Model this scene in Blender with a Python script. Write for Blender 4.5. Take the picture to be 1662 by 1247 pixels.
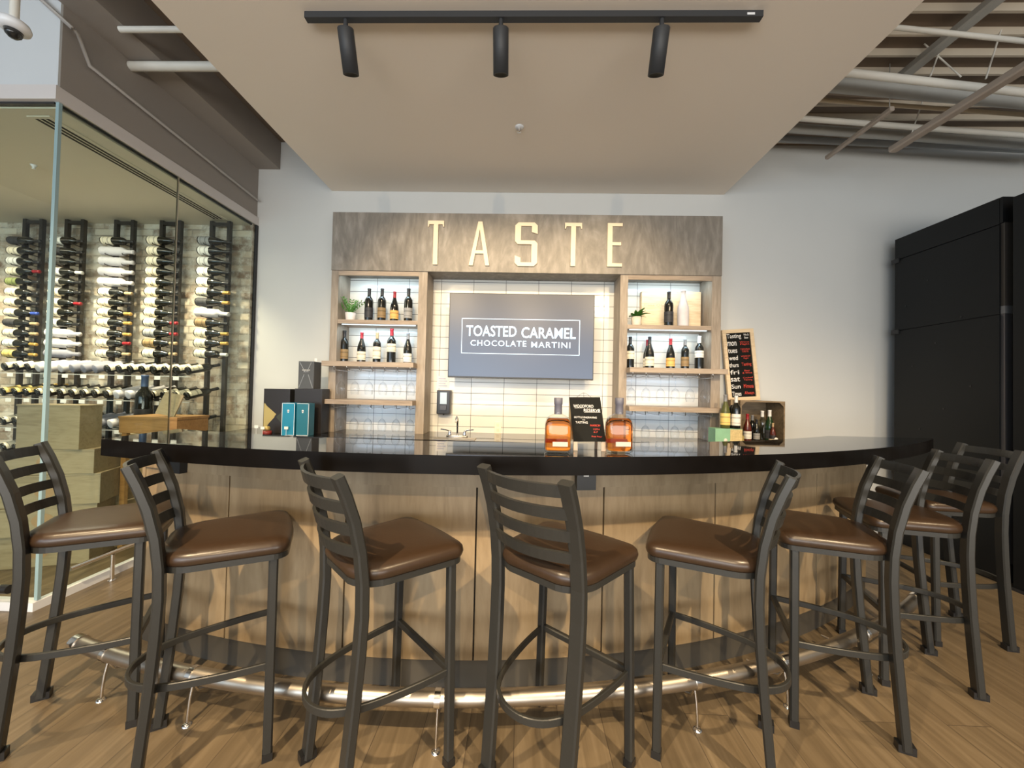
import bpy, bmesh, math, random
from math import sin, cos, pi, radians, sqrt, hypot, atan2
from mathutils import Vector, Matrix, noise
random.seed(7)
for o in list(bpy.data.objects): bpy.data.objects.remove(o)
scene = bpy.context.scene
C = scene.collection

# ------------------------------------------------------------------ camera
EYE = 1.35; FPX = 624.0; IW = 1662; IH = 1247
def cam_axes(yaw, pitch, roll):
    y, p, t = radians(yaw), radians(pitch), radians(roll)
    f = Vector((-sin(y)*cos(p), cos(y)*cos(p), sin(p)))
    r = Vector((cos(y), sin(y), 0)); u = r.cross(f)
    return cos(t)*r + sin(t)*u, -sin(t)*r + cos(t)*u, f
RT, UP, FW = cam_axes(1.47, 1.02, 1.3)
cd = bpy.data.cameras.new('camera'); cam = bpy.data.objects.new('camera', cd); C.objects.link(cam)
cam.matrix_world = Matrix(((RT.x, UP.x, -FW.x, 0), (RT.y, UP.y, -FW.y, 0), (RT.z, UP.z, -FW.z, EYE), (0, 0, 0, 1)))
cd.sensor_width = 36; cd.lens = FPX/IW*36; cd.clip_start = .02; cd.clip_end = 100
scene.camera = cam
def ray(px, py): return RT*((px-831)/FPX) + UP*((623.5-py)/FPX) + FW
def at(px, py, Y):
    d = ray(px, py); k = Y/d.y; return Vector((d.x*k, Y, EYE+d.z*k))
def atz(px, py, Z):
    d = ray(px, py); k = (Z-EYE)/d.z; return Vector((d.x*k, d.y*k, Z))
def atx(px, py, X):
    d = ray(px, py); k = X/d.x; return Vector((X, d.y*k, EYE+d.z*k))

# ------------------------------------------------------------------ view, world, lights
scene.view_settings.view_transform = 'Standard'; scene.view_settings.look = 'None'
scene.view_settings.gamma = 1; scene.view_settings.use_curve_mapping = False
scene.view_settings.exposure = 1.08
w = bpy.data.worlds.new('world'); scene.world = w; w.use_nodes = True
w.node_tree.nodes['Background'].inputs[0].default_value = (.78, .89, 1, 1)
w.node_tree.nodes['Background'].inputs[1].default_value = .45
def area(name, loc, target, sx, sy, power, col, spread=None):
    l = bpy.data.lights.new(name, 'AREA'); l.shape = 'RECTANGLE'; l.size = sx; l.size_y = sy
    l.energy = power; l.color = col
    if spread: l.spread = radians(spread)
    o = bpy.data.objects.new(name, l); C.objects.link(o); o.location = loc
    o.rotation_euler = (Vector(target)-Vector(loc)).to_track_quat('-Z', 'Y').to_euler(); return o
def spot(name, loc, target, power, col, ang, blend=.5, r=.04):
    l = bpy.data.lights.new(name, 'SPOT'); l.energy = power; l.color = col; l.spot_size = radians(ang)
    l.spot_blend = blend; l.shadow_soft_size = r
    o = bpy.data.objects.new(name, l); C.objects.link(o); o.location = loc
    o.rotation_euler = (Vector(target)-Vector(loc)).to_track_quat('-Z', 'Y').to_euler(); return o
WARM = (1, .76, .46); WARMER = (1, .70, .38)
COOL = (.72, .86, 1)
# daylight through the shop front behind the camera
area('window_daylight', (-3.5, -5.4, 2.0), (-.5, 3, 1.8), 6, 2.8, 95, (.64, .83, 1))
# added fill light with no real source, brightens the lowered ceiling from below
area('window_bounce', (1.0, -5.5, .9), (.3, 2.5, 3.6), 9, 1.4, 165, (1, .93, .83))
# ceiling spots of the row behind the camera, shining on stools, floor and bar front
for x, y, tx, ty, p in [(-1.4, -.55, -1.0, 1.8, 300), (1.7, -.5, 1.3, 2.0, 270), (.15, -2.6, .1, 1.8, 170)]:
    spot('ceiling_spot', (x, y, 3.28), (tx, ty, .4), p, WARM, 90, .9, .03)
spot('ceiling_spot', (-2.6, .7, 3.6), (-2.2, 1.4, 0), 130, WARM, 90, .8, .03)
spot('ceiling_spot', (3.6, .6, 3.6), (3.0, 2.0, 0), 110, WARM, 90, .8, .03)
# lamps inside the glass wine room
for x, y, tx in [(-3.3, 3.2, -3.25), (-3.9, 3.15, -3.9), (-4.6, 3.15, -4.6), (-5.4, 3.1, -5.4)]:
    spot('cellar_spot', (x, y, 2.78), (tx, 3.86, .9), 62, (1, .84, .58), 95, .9, .04)
area('cellar_glow', (-4.3, 3.0, 2.84), (-4.3, 3.0, 0), 2.4, .7, 16, (1, .9, .7))

# ------------------------------------------------------------------ materials
MATS = {}
def nodes(name):
    m = bpy.data.materials.new(name); m.use_nodes = True; MATS[name] = m
    nt = m.node_tree; return m, nt, nt.nodes['Principled BSDF']
def mat(name, col, rough=.5, metal=0, spec=None, emit=None, estr=0, coat=0, ior=None, noise_amt=0, nscale=40, bump=0):
    m, nt, b = nodes(name)
    b.inputs['Base Color'].default_value = (*col, 1); b.inputs['Roughness'].default_value = rough
    b.inputs['Metallic'].default_value = metal
    if spec is not None: b.inputs['Specular IOR Level'].default_value = spec
    if ior: b.inputs['IOR'].default_value = ior
    if coat: b.inputs['Coat Weight'].default_value = coat; b.inputs['Coat Roughness'].default_value = .05
    if emit: b.inputs['Emission Color'].default_value = (*emit, 1); b.inputs['Emission Strength'].default_value = estr
    if noise_amt or bump:
        tc = nt.nodes.new('ShaderNodeTexCoord'); n = nt.nodes.new('ShaderNodeTexNoise'); n.inputs['Scale'].default_value = nscale
        n.inputs['Detail'].default_value = 4
        nt.links.new(tc.outputs['Object'], n.inputs['Vector'])
        if noise_amt:
            mx = nt.nodes.new('ShaderNodeMix'); mx.data_type = 'RGBA'
            mx.inputs[6].default_value = (*[c*(1-noise_amt) for c in col], 1); mx.inputs[7].default_value = (*[min(1, c*(1+noise_amt)) for c in col], 1)
            nt.links.new(n.outputs['Fac'], mx.inputs[0]); nt.links.new(mx.outputs[2], b.inputs['Base Color'])
        if bump:
            bp = nt.nodes.new('ShaderNodeBump'); bp.inputs['Strength'].default_value = bump; bp.inputs['Distance'].default_value = .002
            nt.links.new(n.outputs['Fac'], bp.inputs['Height']); nt.links.new(bp.outputs[0], b.inputs['Normal'])
    return m
def ramp(nt, stops):
    r = nt.nodes.new('ShaderNodeValToRGB'); e = r.color_ramp.elements
    while len(e) < len(stops): e.new(.5)
    for k, (p, c) in enumerate(stops): e[k].position = p; e[k].color = (*c, 1)
    return r
def wood(name, cols, scale=(9, 9, 1.1), rough=.5, blotch=.5, seed=0, warp=1.2):
    # grain runs along the axis with the smallest scale
    m, nt, b = nodes(name); N = nt.nodes.new; L = nt.links.new
    tc = N('ShaderNodeTexCoord'); mp = N('ShaderNodeMapping'); mp.inputs['Scale'].default_value = scale
    mp.inputs['Location'].default_value = (seed*3.1, seed*1.7, seed*.9)
    L(tc.outputs['Object'], mp.inputs['Vector'])
    n = N('ShaderNodeTexNoise'); n.inputs['Scale'].default_value = 1.6; n.inputs['Detail'].default_value = 7
    n.inputs['Roughness'].default_value = .62; n.inputs['Distortion'].default_value = warp
    L(mp.outputs[0], n.inputs['Vector'])
    n2 = N('ShaderNodeTexNoise'); n2.inputs['Scale'].default_value = 9; n2.inputs['Detail'].default_value = 5
    L(mp.outputs[0], n2.inputs['Vector'])
    mx = N('ShaderNodeMix'); mx.inputs[0].default_value = .35
    L(n.outputs['Fac'], mx.inputs[2]); L(n2.outputs['Fac'], mx.inputs[3])
    r = ramp(nt, [(.30, cols[0]), (.5, cols[1]), (.72, cols[2])])
    L(mx.outputs[0], r.inputs[0]); L(r.outputs[0], b.inputs['Base Color'])
    b.inputs['Roughness'].default_value = rough
    bp = N('ShaderNodeBump'); bp.inputs['Strength'].default_value = .15; bp.inputs['Distance'].default_value = .002
    L(n2.outputs['Fac'], bp.inputs['Height']); L(bp.outputs[0], b.inputs['Normal'])
    return m
def clear(name, tint=(1, 1, 1), ior=1.45, rough=.0, edge=0.0):
    m = bpy.data.materials.new(name); m.use_nodes = True; nt = m.node_tree; nt.nodes.clear(); MATS[name] = m
    N = nt.nodes.new; L = nt.links.new
    o = N('ShaderNodeOutputMaterial'); mx = N('ShaderNodeMixShader'); t = N('ShaderNodeBsdfTransparent'); g = N('ShaderNodeBsdfGlossy')
    t.inputs[0].default_value = (*tint, 1); g.inputs['Roughness'].default_value = rough
    f = N('ShaderNodeFresnel'); f.inputs[0].default_value = ior
    if edge:
        lw = N('ShaderNodeLayerWeight'); lw.inputs[0].default_value = edge
        ad = N('ShaderNodeMath'); ad.operation = 'MAXIMUM'
        L(f.outputs[0], ad.inputs[0]); L(lw.outputs['Facing'], ad.inputs[1])
        src = ad.outputs[0]
    else: src = f.outputs[0]
    ge = N('ShaderNodeNewGeometry'); om = N('ShaderNodeMath'); om.operation = 'SUBTRACT'; om.inputs[0].default_value = 1
    L(ge.outputs['Backfacing'], om.inputs[1]); mu = N('ShaderNodeMath'); mu.operation = 'MULTIPLY'
    L(src, mu.inputs[0]); L(om.outputs[0], mu.inputs[1]); L(mu.outputs[0], mx.inputs[0])
    L(t.outputs[0], mx.inputs[1]); L(g.outputs[0], mx.inputs[2]); L(mx.outputs[0], o.inputs[0])
    return m
wall_paint = mat('wall_paint', (.58, .585, .57), .65, noise_amt=.02, nscale=3)
taupe = mat('taupe_paint', (.31, .275, .245), .7)
soffit_paint = mat('soffit_paint', (.80, .715, .62), .75, noise_amt=.015, nscale=2)
light_paint = mat('light_paint', (.60, .62, .63), .6)
lip_paint = mat('lip_paint', (.62, .58, .56), .5)
cellar_paint = mat('cellar_paint', (.60, .56, .46), .7)
deck_m = mat('deck_steel', (.19, .14, .10), .6, noise_amt=.25, nscale=4)
rib_m = mat('rib_steel', (.55, .48, .38), .6)
pipe_white = mat('pipe_white', (.68, .66, .60), .5, noise_amt=.1, nscale=8)
pipe_grey = mat('pipe_grey', (.36, .36, .34), .5, noise_amt=.12, nscale=6)
strut_m = mat('strut_steel', (.36, .30, .25), .55)
conduit_m = mat('conduit', (.40, .37, .34), .45)
bar_wood = wood('bar_wood', [(.185, .13, .072), (.28, .205, .12), (.36, .275, .17)], (4, 4, .7), .5, warp=1.3)
unit_wood = wood('unit_wood', [(.185, .145, .11), (.30, .245, .19), (.42, .35, .28)], (6, 6, .9), .5, seed=2, warp=1.4)
header_wood = wood('header_wood', [(.14, .122, .102), (.215, .19, .16), (.34, .305, .265)], (2.6, 2.6, .8), .5, seed=5, warp=3.2)
shelf_wood = wood('shelf_wood', [(.22, .165, .12), (.34, .265, .20), (.45, .365, .28)], (.9, 6, 9), .5, seed=3)
pine = wood('pine_wood', [(.50, .37, .22), (.66, .51, .33), (.76, .62, .43)], (1.2, 9, 9), .55, seed=8)
crate_wood = wood('crate_wood', [(.21, .16, .09), (.31, .25, .15), (.37, .305, .195)], (1.2, 8, 8), .6, seed=4)
crate_dark = wood('crate_dark_wood', [(.10, .07, .04), (.20, .14, .08), (.30, .22, .13)], (1.2, 8, 8), .6, seed=9)
orange_wood = wood('orange_wood', [(.20, .10, .03), (.30, .165, .055), (.38, .22, .085)], (1.2, 8, 8), .5, seed=6)
kick_m = mat('kick_board', (.06, .054, .045), .45)
stone = mat('black_counter', (.004, .004, .005), .03, ior=2.3)
edge_m = mat('counter_edge', (.004, .0033, .003), .3, spec=.08, noise_amt=.4, nscale=14)
gap_m = mat('dark_gap', (.012, .010, .008), .8)
frame_metal = mat('stool_metal', (.023, .0232, .022), .38, spec=.42, noise_amt=.12, nscale=120)
leather = mat('brown_vinyl', (.036, .0205, .0115), .33, noise_amt=.15, nscale=60, bump=.12)
chrome = mat('chrome', (.82, .80, .78), .16, 1)
brushed = mat('brushed_steel', (.47, .42, .36), .38, 1, noise_amt=.1, nscale=20)
black_plastic = mat('black_plastic', (.012, .012, .013), .35)
black_metal = mat('black_metal', (.018, .018, .020), .5)
lamp_black = mat('lamp_black', (.03, .032, .036), .55)
cab_black = mat('cabinet_black', (.004, .005, .006), .45, spec=.3, noise_amt=.3, nscale=3)
cab_grey = mat('cabinet_grey', (.13, .125, .13), .3, .5)
white_plastic = mat('white_plastic', (.75, .76, .78), .4)
paper_white = mat('paper_white', (.80, .78, .74), .7)
cream_letter = mat('cream_letter', (.80, .66, .47), .55)
led_m = mat('led_strip', (1, 1, 1), .5, emit=(.65, .88, 1), estr=.9)
lamp_lens = mat('lamp_lens', (1, 1, 1), .5, emit=(1, .8, .5), estr=12)
rack_metal = mat('rack_metal', (.022, .018, .015), .45)
glass_pane = clear('glass_pane', (.93, .965, .94), 1.33)
glass_edge = mat('glass_edge', (.28, .40, .42), .2, ior=1.6)
wine_glass = clear('wine_glass_clear', (.97, .985, 1), 1.5, .015, edge=.22)
rod_clear = clear('clear_rod', (.9, .93, .95), 1.5, .03, edge=.35)
leafm = mat('leaf_green', (.07, .22, .03), .5, noise_amt=.3, nscale=30)
potm = mat('pot_ceramic', (.74, .68, .66), .5)
potm2 = mat('pot_beige', (.66, .59, .50), .6)
chalk_board = mat('chalkboard', (.008, .008, .007), .8, spec=.15)
chalk_white = mat('chalk_white', (.78, .76, .74), .8)
chalk_red = mat('chalk_red', (.62, .06, .04), .8)
screen_txt = mat('screen_lettering', (.3, .4, .5), .5, emit=(.66, .86, 1), estr=.85)

# floor: planks along Y
def floor_mat():
    m, nt, b = nodes('floor_planks'); N = nt.nodes.new; L = nt.links.new
    tc = N('ShaderNodeTexCoord'); rot = N('ShaderNodeMapping'); rot.inputs['Rotation'].default_value = (0, 0, radians(90))
    L(tc.outputs['Object'], rot.inputs['Vector'])
    br = N('ShaderNodeTexBrick'); br.inputs['Scale'].default_value = 1; br.offset = .37; br.inputs['Brick Width'].default_value = 1.22
    br.inputs['Row Height'].default_value = .18; br.inputs['Mortar Size'].default_value = .0012; br.inputs['Bias'].default_value = 0
    br.inputs['Color1'].default_value = (0, 0, 0, 1); br.inputs['Color2'].default_value = (1, 1, 1, 1); br.inputs['Mortar'].default_value = (.5, .5, .5, 1)
    L(rot.outputs[0], br.inputs['Vector'])
    sc = N('ShaderNodeVectorMath'); sc.operation = 'MULTIPLY'; sc.inputs[1].default_value = (13, .7, 1)
    L(tc.outputs['Object'], sc.inputs[0])
    off = N('ShaderNodeVectorMath'); off.operation = 'MULTIPLY_ADD'; off.inputs[1].default_value = (7, 13, 5)
    L(br.outputs['Color'], off.inputs[0]); L(sc.outputs[0], off.inputs[2])
    n = N('ShaderNodeTexNoise'); n.inputs['Scale'].default_value = 1.5; n.inputs['Detail'].default_value = 8; n.inputs['Roughness'].default_value = .62; n.inputs['Distortion'].default_value = 1.0
    L(off.outputs[0], n.inputs['Vector'])
    r = ramp(nt, [(.25, (.10, .072, .042)), (.5, (.155, .115, .07)), (.76, (.225, .172, .11))])
    L(n.outputs['Fac'], r.inputs[0])
    v = N('ShaderNodeMix'); v.data_type = 'RGBA'; v.blend_type = 'MULTIPLY'; v.inputs[0].default_value = .22
    L(r.outputs[0], v.inputs[6]); L(br.outputs['Color'], v.inputs[7])
    mo = N('ShaderNodeMix'); mo.data_type = 'RGBA'; mo.inputs[7].default_value = (.05, .035, .025, 1)
    L(br.outputs['Fac'], mo.inputs[0]); L(v.outputs[2], mo.inputs[6]); L(mo.outputs[2], b.inputs['Base Color'])
    b.inputs['Roughness'].default_value = .42
    return m
def tile_mat():
    m, nt, b = nodes('wall_tiles'); N = nt.nodes.new; L = nt.links.new
    tc = N('ShaderNodeTexCoord'); sp = N('ShaderNodeSeparateXYZ'); cb = N('ShaderNodeCombineXYZ')
    L(tc.outputs['Object'], sp.inputs[0])
    ax = N('ShaderNodeMath'); ax.inputs[1].default_value = TILE_X; az = N('ShaderNodeMath'); az.inputs[1].default_value = TILE_Z
    L(sp.outputs[0], ax.inputs[0]); L(sp.outputs[2], az.inputs[0]); L(ax.outputs[0], cb.inputs[0]); L(az.outputs[0], cb.inputs[1])
    br = N('ShaderNodeTexBrick'); br.offset = 0; br.inputs['Scale'].default_value = 1; br.inputs['Brick Width'].default_value = .335
    br.inputs['Row Height'].default_value = .1145; br.inputs['Mortar Size'].default_value = .0022; br.inputs['Mortar Smooth'].default_value = .1
    br.inputs['Color1'].default_value = (.64, .63, .59, 1); br.inputs['Color2'].default_value = (.68, .67, .63, 1); br.inputs['Mortar'].default_value = (.07, .07, .07, 1)
    L(cb.outputs[0], br.inputs['Vector']); L(br.outputs['Color'], b.inputs['Base Color'])
    mr = N('ShaderNodeMapRange'); mr.inputs[3].default_value = .16; mr.inputs[4].default_value = .8
    L(br.outputs['Fac'], mr.inputs[0]); L(mr.outputs[0], b.inputs['Roughness'])
    bp = N('ShaderNodeBump'); bp.invert = True; bp.inputs['Strength'].default_value = .4; bp.inputs['Distance'].default_value = .003
    L(br.outputs['Fac'], bp.inputs['Height'])
    n = N('ShaderNodeTexNoise'); n.inputs['Scale'].default_value = 5; L(tc.outputs['Object'], n.inputs['Vector'])
    bp2 = N('ShaderNodeBump'); bp2.inputs['Strength'].default_value = .12; bp2.inputs['Distance'].default_value = .02
    L(n.outputs['Fac'], bp2.inputs['Height']); L(bp2.outputs[0], bp.inputs['Normal']); L(bp.outputs[0], b.inputs['Normal'])
    return m
def brick_mat():
    m, nt, b = nodes('whitewashed_brick'); N = nt.nodes.new; L = nt.links.new
    tc = N('ShaderNodeTexCoord'); sp = N('ShaderNodeSeparateXYZ'); cb = N('ShaderNodeCombineXYZ')
    L(tc.outputs['Object'], sp.inputs[0]); L(sp.outputs[0], cb.inputs[0]); L(sp.outputs[2], cb.inputs[1])
    br = N('ShaderNodeTexBrick'); br.inputs['Scale'].default_value = 1; br.inputs['Brick Width'].default_value = .21
    br.inputs['Row Height'].default_value = .072; br.inputs['Mortar Size'].default_value = .006
    br.inputs['Color1'].default_value = (.20, .13, .085, 1); br.inputs['Color2'].default_value = (.62, .54, .42, 1); br.inputs['Mortar'].default_value = (.30, .25, .19, 1)
    L(cb.outputs[0], br.inputs['Vector'])
    n = N('ShaderNodeTexNoise'); n.inputs['Scale'].default_value = 7; n.inputs['Detail'].default_value = 8; n.inputs['Roughness'].default_value = .7
    L(tc.outputs['Object'], n.inputs['Vector'])
    r = ramp(nt, [(.44, (0, 0, 0)), (.62, (.8, .8, .8))]); L(n.outputs['Fac'], r.inputs[0])
    mx = N('ShaderNodeMix'); mx.data_type = 'RGBA'; mx.inputs[7].default_value = (.66, .62, .54, 1)
    L(r.outputs[0], mx.inputs[0]); L(br.outputs['Color'], mx.inputs[6]); L(mx.outputs[2], b.inputs['Base Color'])
    b.inputs['Roughness'].default_value = .85
    bp = N('ShaderNodeBump'); bp.inputs['Strength'].default_value = .7; bp.inputs['Distance'].default_value = .012; bp.invert = True
    L(br.outputs['Fac'], bp.inputs['Height'])
    bp2 = N('ShaderNodeBump'); bp2.inputs['Strength'].default_value = .7; bp2.inputs['Distance'].default_value = .012
    L(n.outputs['Fac'], bp2.inputs['Height']); L(bp2.outputs[0], bp.inputs['Normal']); L(bp.outputs[0], b.inputs['Normal'])
    return m

# ------------------------------------------------------------------ mesh helpers
class MB:
    def __init__(s, mats=None): s.bm = bmesh.new(); s.mi = 0; s.sm = False
    def faces(s, vs, fs, smooth=False):
        v = [s.bm.verts.new(p) for p in vs]
        for f in fs:
            try: F = s.bm.faces.new([v[i] for i in f]); F.material_index = s.mi; F.smooth = smooth
            except ValueError: pass
        return v
    def box(s, x0, x1, y0, y1, z0, z1, M=None):
        vs = [Vector((x, y, z)) for z in (z0, z1) for x, y in ((x0, y0), (x1, y0), (x1, y1), (x0, y1))]
        if M: vs = [M @ v for v in vs]
        s.faces(vs, [(3, 2, 1, 0), (4, 5, 6, 7), (0, 1, 5, 4), (1, 2, 6, 5), (2, 3, 7, 6), (3, 0, 4, 7)]); return s
    def prism(s, pts, z0, z1, M=None):
        n = len(pts); vs = [Vector((p[0], p[1], z)) for z in (z0, z1) for p in pts]
        if M: vs = [M @ v for v in vs]
        s.faces(vs, [tuple(range(n-1, -1, -1)), tuple(range(n, 2*n))] + [(i, (i+1) % n, n+(i+1) % n, n+i) for i in range(n)]); return s
    def lathe(s, prof, seg=20, M=None, caps=True):
        vs = []; fs = []
        for r, z in prof:
            for k in range(seg):
                a = 2*pi*k/seg; v = Vector((r*cos(a), r*sin(a), z)); vs.append(M @ v if M else v)
        for i in range(len(prof)-1):
            for k in range(seg):
                a, b = i*seg+k, i*seg+(k+1) % seg; fs.append((a, b, b+seg, a+seg))
        s.faces(vs, fs, True)
        if caps:
            for i, fl in ((0, True), (len(prof)-1, False)):
                if prof[i][0] > 1e-4:
                    ring = vs[i*seg:(i+1)*seg]
                    s.faces(ring[::-1] if fl else ring, [tuple(range(seg))])
        return s
    def sweep(s, path, sec, up=None, closed=False, smooth=True, caps=True, M=None):
        P = [Vector(p) for p in path]; n = len(P); rings = []; prev = None
        for i in range(n):
            if closed: t = (P[(i+1) % n]-P[i-1])
            else: t = P[min(i+1, n-1)]-P[max(i-1, 0)]
            t.normalize()
            if up is not None: a = Vector(up).cross(t)
            elif prev is None:
                a = Vector((0, 0, 1)).cross(t)
                if a.length < .1: a = Vector((1, 0, 0)).cross(t)
            else: a = prev - t*prev.dot(t)
            a.normalize(); prev = a; b = t.cross(a)
            rings.append([P[i]+a*u+b*v for u, v in sec])
        m = len(sec); vs = [q for r in rings for q in r]
        if M: vs = [M @ q for q in vs]
        fs = []
        for i in range(n if closed else n-1):
            for k in range(m):
                j = (i+1) % n; fs.append((i*m+k, i*m+(k+1) % m, j*m+(k+1) % m, j*m+k))
        s.faces(vs, fs, smooth)
        if caps and not closed:
            s.faces(vs[:m][::-1], [tuple(range(m))]); s.faces(vs[-m:], [tuple(range(m))])
        return s
    def tube(s, path, r, seg=10, **k): return s.sweep(path, [(r*cos(2*pi*i/seg), r*sin(2*pi*i/seg)) for i in range(seg)], **k)
    def bar(s, path, w, h, up=None, **k):
        c = min(w, h)*.18; a, b = w/2, h/2
        return s.sweep(path, [(-a+c, -b), (a-c, -b), (a, -b+c), (a, b-c), (a-c, b), (-a+c, b), (-a, b-c), (-a, -b+c)], up=up, smooth=False, **k)
    def obj(s, name, mats, parent=None, loc=None, rotz=0, bevel=0):
        me = bpy.data.meshes.new(name)
        if bevel:
            bmesh.ops.remove_doubles(s.bm, verts=s.bm.verts, dist=1e-5)
            bmesh.ops.bevel(s.bm, geom=list(s.bm.edges), offset=bevel, segments=2, profile=.6, affect='EDGES', clamp_overlap=True)
        bmesh.ops.recalc_face_normals(s.bm, faces=s.bm.faces)
        s.bm.to_mesh(me); s.bm.free()
        for m in (mats if isinstance(mats, (list, tuple)) else [mats]): me.materials.append(m)
        return link(name, me, parent, loc, rotz)
def link(name, me, parent=None, loc=None, rotz=0):
    o = bpy.data.objects.new(name, me); C.objects.link(o)
    if parent: o.parent = parent
    if loc is not None: o.location = loc
    o.rotation_euler.z = rotz
    return o
def tag(o, label, cat, group=None, kind=None):
    o['label'] = label; o['category'] = cat
    if group: o['group'] = group
    if kind: o['kind'] = kind
    return o
def thing(name, label, cat, loc=(0, 0, 0), rotz=0, group=None):
    o = bpy.data.objects.new(name, None); C.objects.link(o); o.empty_display_size = .1
    o.location = loc; o.rotation_euler.z = rotz
    return tag(o, label, cat, group)
def struct(name, mb, m, label=None):
    o = mb.obj(name, m); o['kind'] = 'structure'
    if label: o['label'] = label
    return o
def dup(root, loc, rotz=0, label=None, group=None, rx=0):
    r = root.copy(); C.objects.link(r); r.location = loc; r.rotation_euler = (rx, 0, rotz)
    if label: r['label'] = label
    if group: r['group'] = group
    for ch in list(root.children):
        c = ch.copy(); C.objects.link(c); c.parent = r
        for g in list(ch.children):
            d = g.copy(); C.objects.link(d); d.parent = c
    return r
def text_mesh(name, body, w, h, mtl, parent, loc, depth=.002, bold=0, spacing=1, rot=(pi/2, 0, 0), align='C', base=None):
    cu = bpy.data.curves.new(name, 'FONT'); cu.body = body; cu.size = 1; cu.offset = bold; cu.space_character = spacing; cu.resolution_u = 3
    cu.align_x = 'CENTER'
    t = bpy.data.objects.new('tmp', cu); C.objects.link(t)
    dg = bpy.context.evaluated_depsgraph_get(); dg.update()
    me = bpy.data.meshes.new_from_object(t.evaluated_get(dg)); bpy.data.objects.remove(t)
    me.name = name
    xs = [v.co.x for v in me.vertices]; ys = [v.co.y for v in me.vertices]
    x0, x1, y0, y1 = min(xs), max(xs), min(ys), max(ys)
    for v in me.vertices:
        v.co.x = ((v.co.x-x0)/(x1-x0)-(.5 if align == 'C' else 0))*w; v.co.y = ((v.co.y-y0)/(y1-y0)-.5)*h; v.co.z = 0
    bm = bmesh.new(); bm.from_mesh(me)
    r = bmesh.ops.extrude_face_region(bm, geom=list(bm.faces))
    bmesh.ops.translate(bm, verts=[g for g in r['geom'] if isinstance(g, bmesh.types.BMVert)], vec=(0, 0, depth))
    bmesh.ops.recalc_face_normals(bm, faces=bm.faces); bm.to_mesh(me); bm.free()
    me.materials.clear(); me.materials.append(mtl)
    o = bpy.data.objects.new(name, me); C.objects.link(o); o.parent = parent; o.location = loc; o.rotation_euler = rot
    return o
ORD = ['first', 'second', 'third', 'fourth', 'fifth', 'sixth', 'seventh', 'eighth', 'ninth', 'tenth', 'eleventh', 'twelfth',
       'thirteenth', 'fourteenth', 'fifteenth', 'sixteenth', 'seventeenth', 'eighteenth', 'nineteenth', 'twentieth']

# ================================================================== SETTING
WY = 3.95                      # back wall plane
GC = atz(60, 989, 0)           # floor corner of the glass wine room
GX, GY = GC.x, GC.y
DECK = 3.92; SOF = at(847, 313, WY).z
TOPG = atx(250, 263, GX).z     # underside of the bulkhead over the glass
TILE_X = -at(715.6, 520, WY).x + 10*.335; TILE_Z = -at(715, 476, WY).z + 30*.1145
floor_m = floor_mat(); tile_m = tile_mat(); brick_m = brick_mat()
struct('floor', MB().box(-7, 7.5, -6, 6, -.1, 0), floor_m)
struct('wall_back', MB().box(GX, 7.5, WY, WY+.15, 0, DECK), wall_paint)
struct('wall_right', MB().box(7.4, 7.55, -6, WY, 0, DECK), wall_paint)
struct('wall_left', MB().box(-7.1, -6.95, -6, 5, 0, DECK), light_paint)
struct('wall_cellar', MB().box(-6.95, GX-.002, WY-.06, WY+.15, 0, TOPG+.1), brick_m, 'whitewashed brick wall inside the glass wine room')
# ceiling deck with ribs
mb = MB(); mb.box(-7, 7.5, -6, WY+.15, DECK, DECK+.08)
struct('ceiling', mb, deck_m)
mb = MB()
y = 1.2
while y < 3.9:
    mb.prism([(y, DECK-.04), (y+.018, DECK-.04), (y+.032, DECK+.001), (y-.014, DECK+.001)], 1.9, 7.4, Matrix(((0, 0, 1, 0), (1, 0, 0, 0), (0, 1, 0, 0), (0, 0, 0, 1))))
    y += .165
struct('trim_1', mb, rib_m, 'pale ribs of the steel roof deck')
# soffit (lowered ceiling panel over the bar)
SXL, SXR = atz(537, 308, SOF).x, atz(1175, 316, SOF).x
struct('ceiling_soffit', MB().box(SXL, SXR, -2.2, WY-.002, SOF, SOF+.32), soffit_paint, 'beige lowered ceiling panel over the bar')
# bulkhead over the glass
struct('wall_bulkhead', MB().box(-6.95, GX, GY, WY, TOPG, DECK-.001), [taupe], 'taupe bulkhead above the glass wine room')
struct('wall_bulkhead_front', MB().box(-6.95, GX-.001, GY-.012, GY, TOPG, DECK-.001), light_paint, 'pale front face of the bulkhead')
mb = MB(); mb.box(-6.95, GX+.02, GY-.035, GY-.012, TOPG, TOPG+.085); mb.box(GX, GX+.02, GY-.012, WY, TOPG, TOPG+.085)
struct('trim_2', mb, lip_paint, 'lip along the foot of the bulkhead')
struct('ceiling_cellar', MB().box(-6.9, GX-.03, GY+.02, WY-.06, TOPG-.02, TOPG), cellar_paint, 'cream ceiling of the glass wine room')
struct('ceiling_beam', MB().box(GX, GX+.23, -1.0, WY-.001, at(420, 275, WY).z, DECK-.001), taupe, 'taupe boxed beam beside the lowered ceiling panel')
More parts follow.
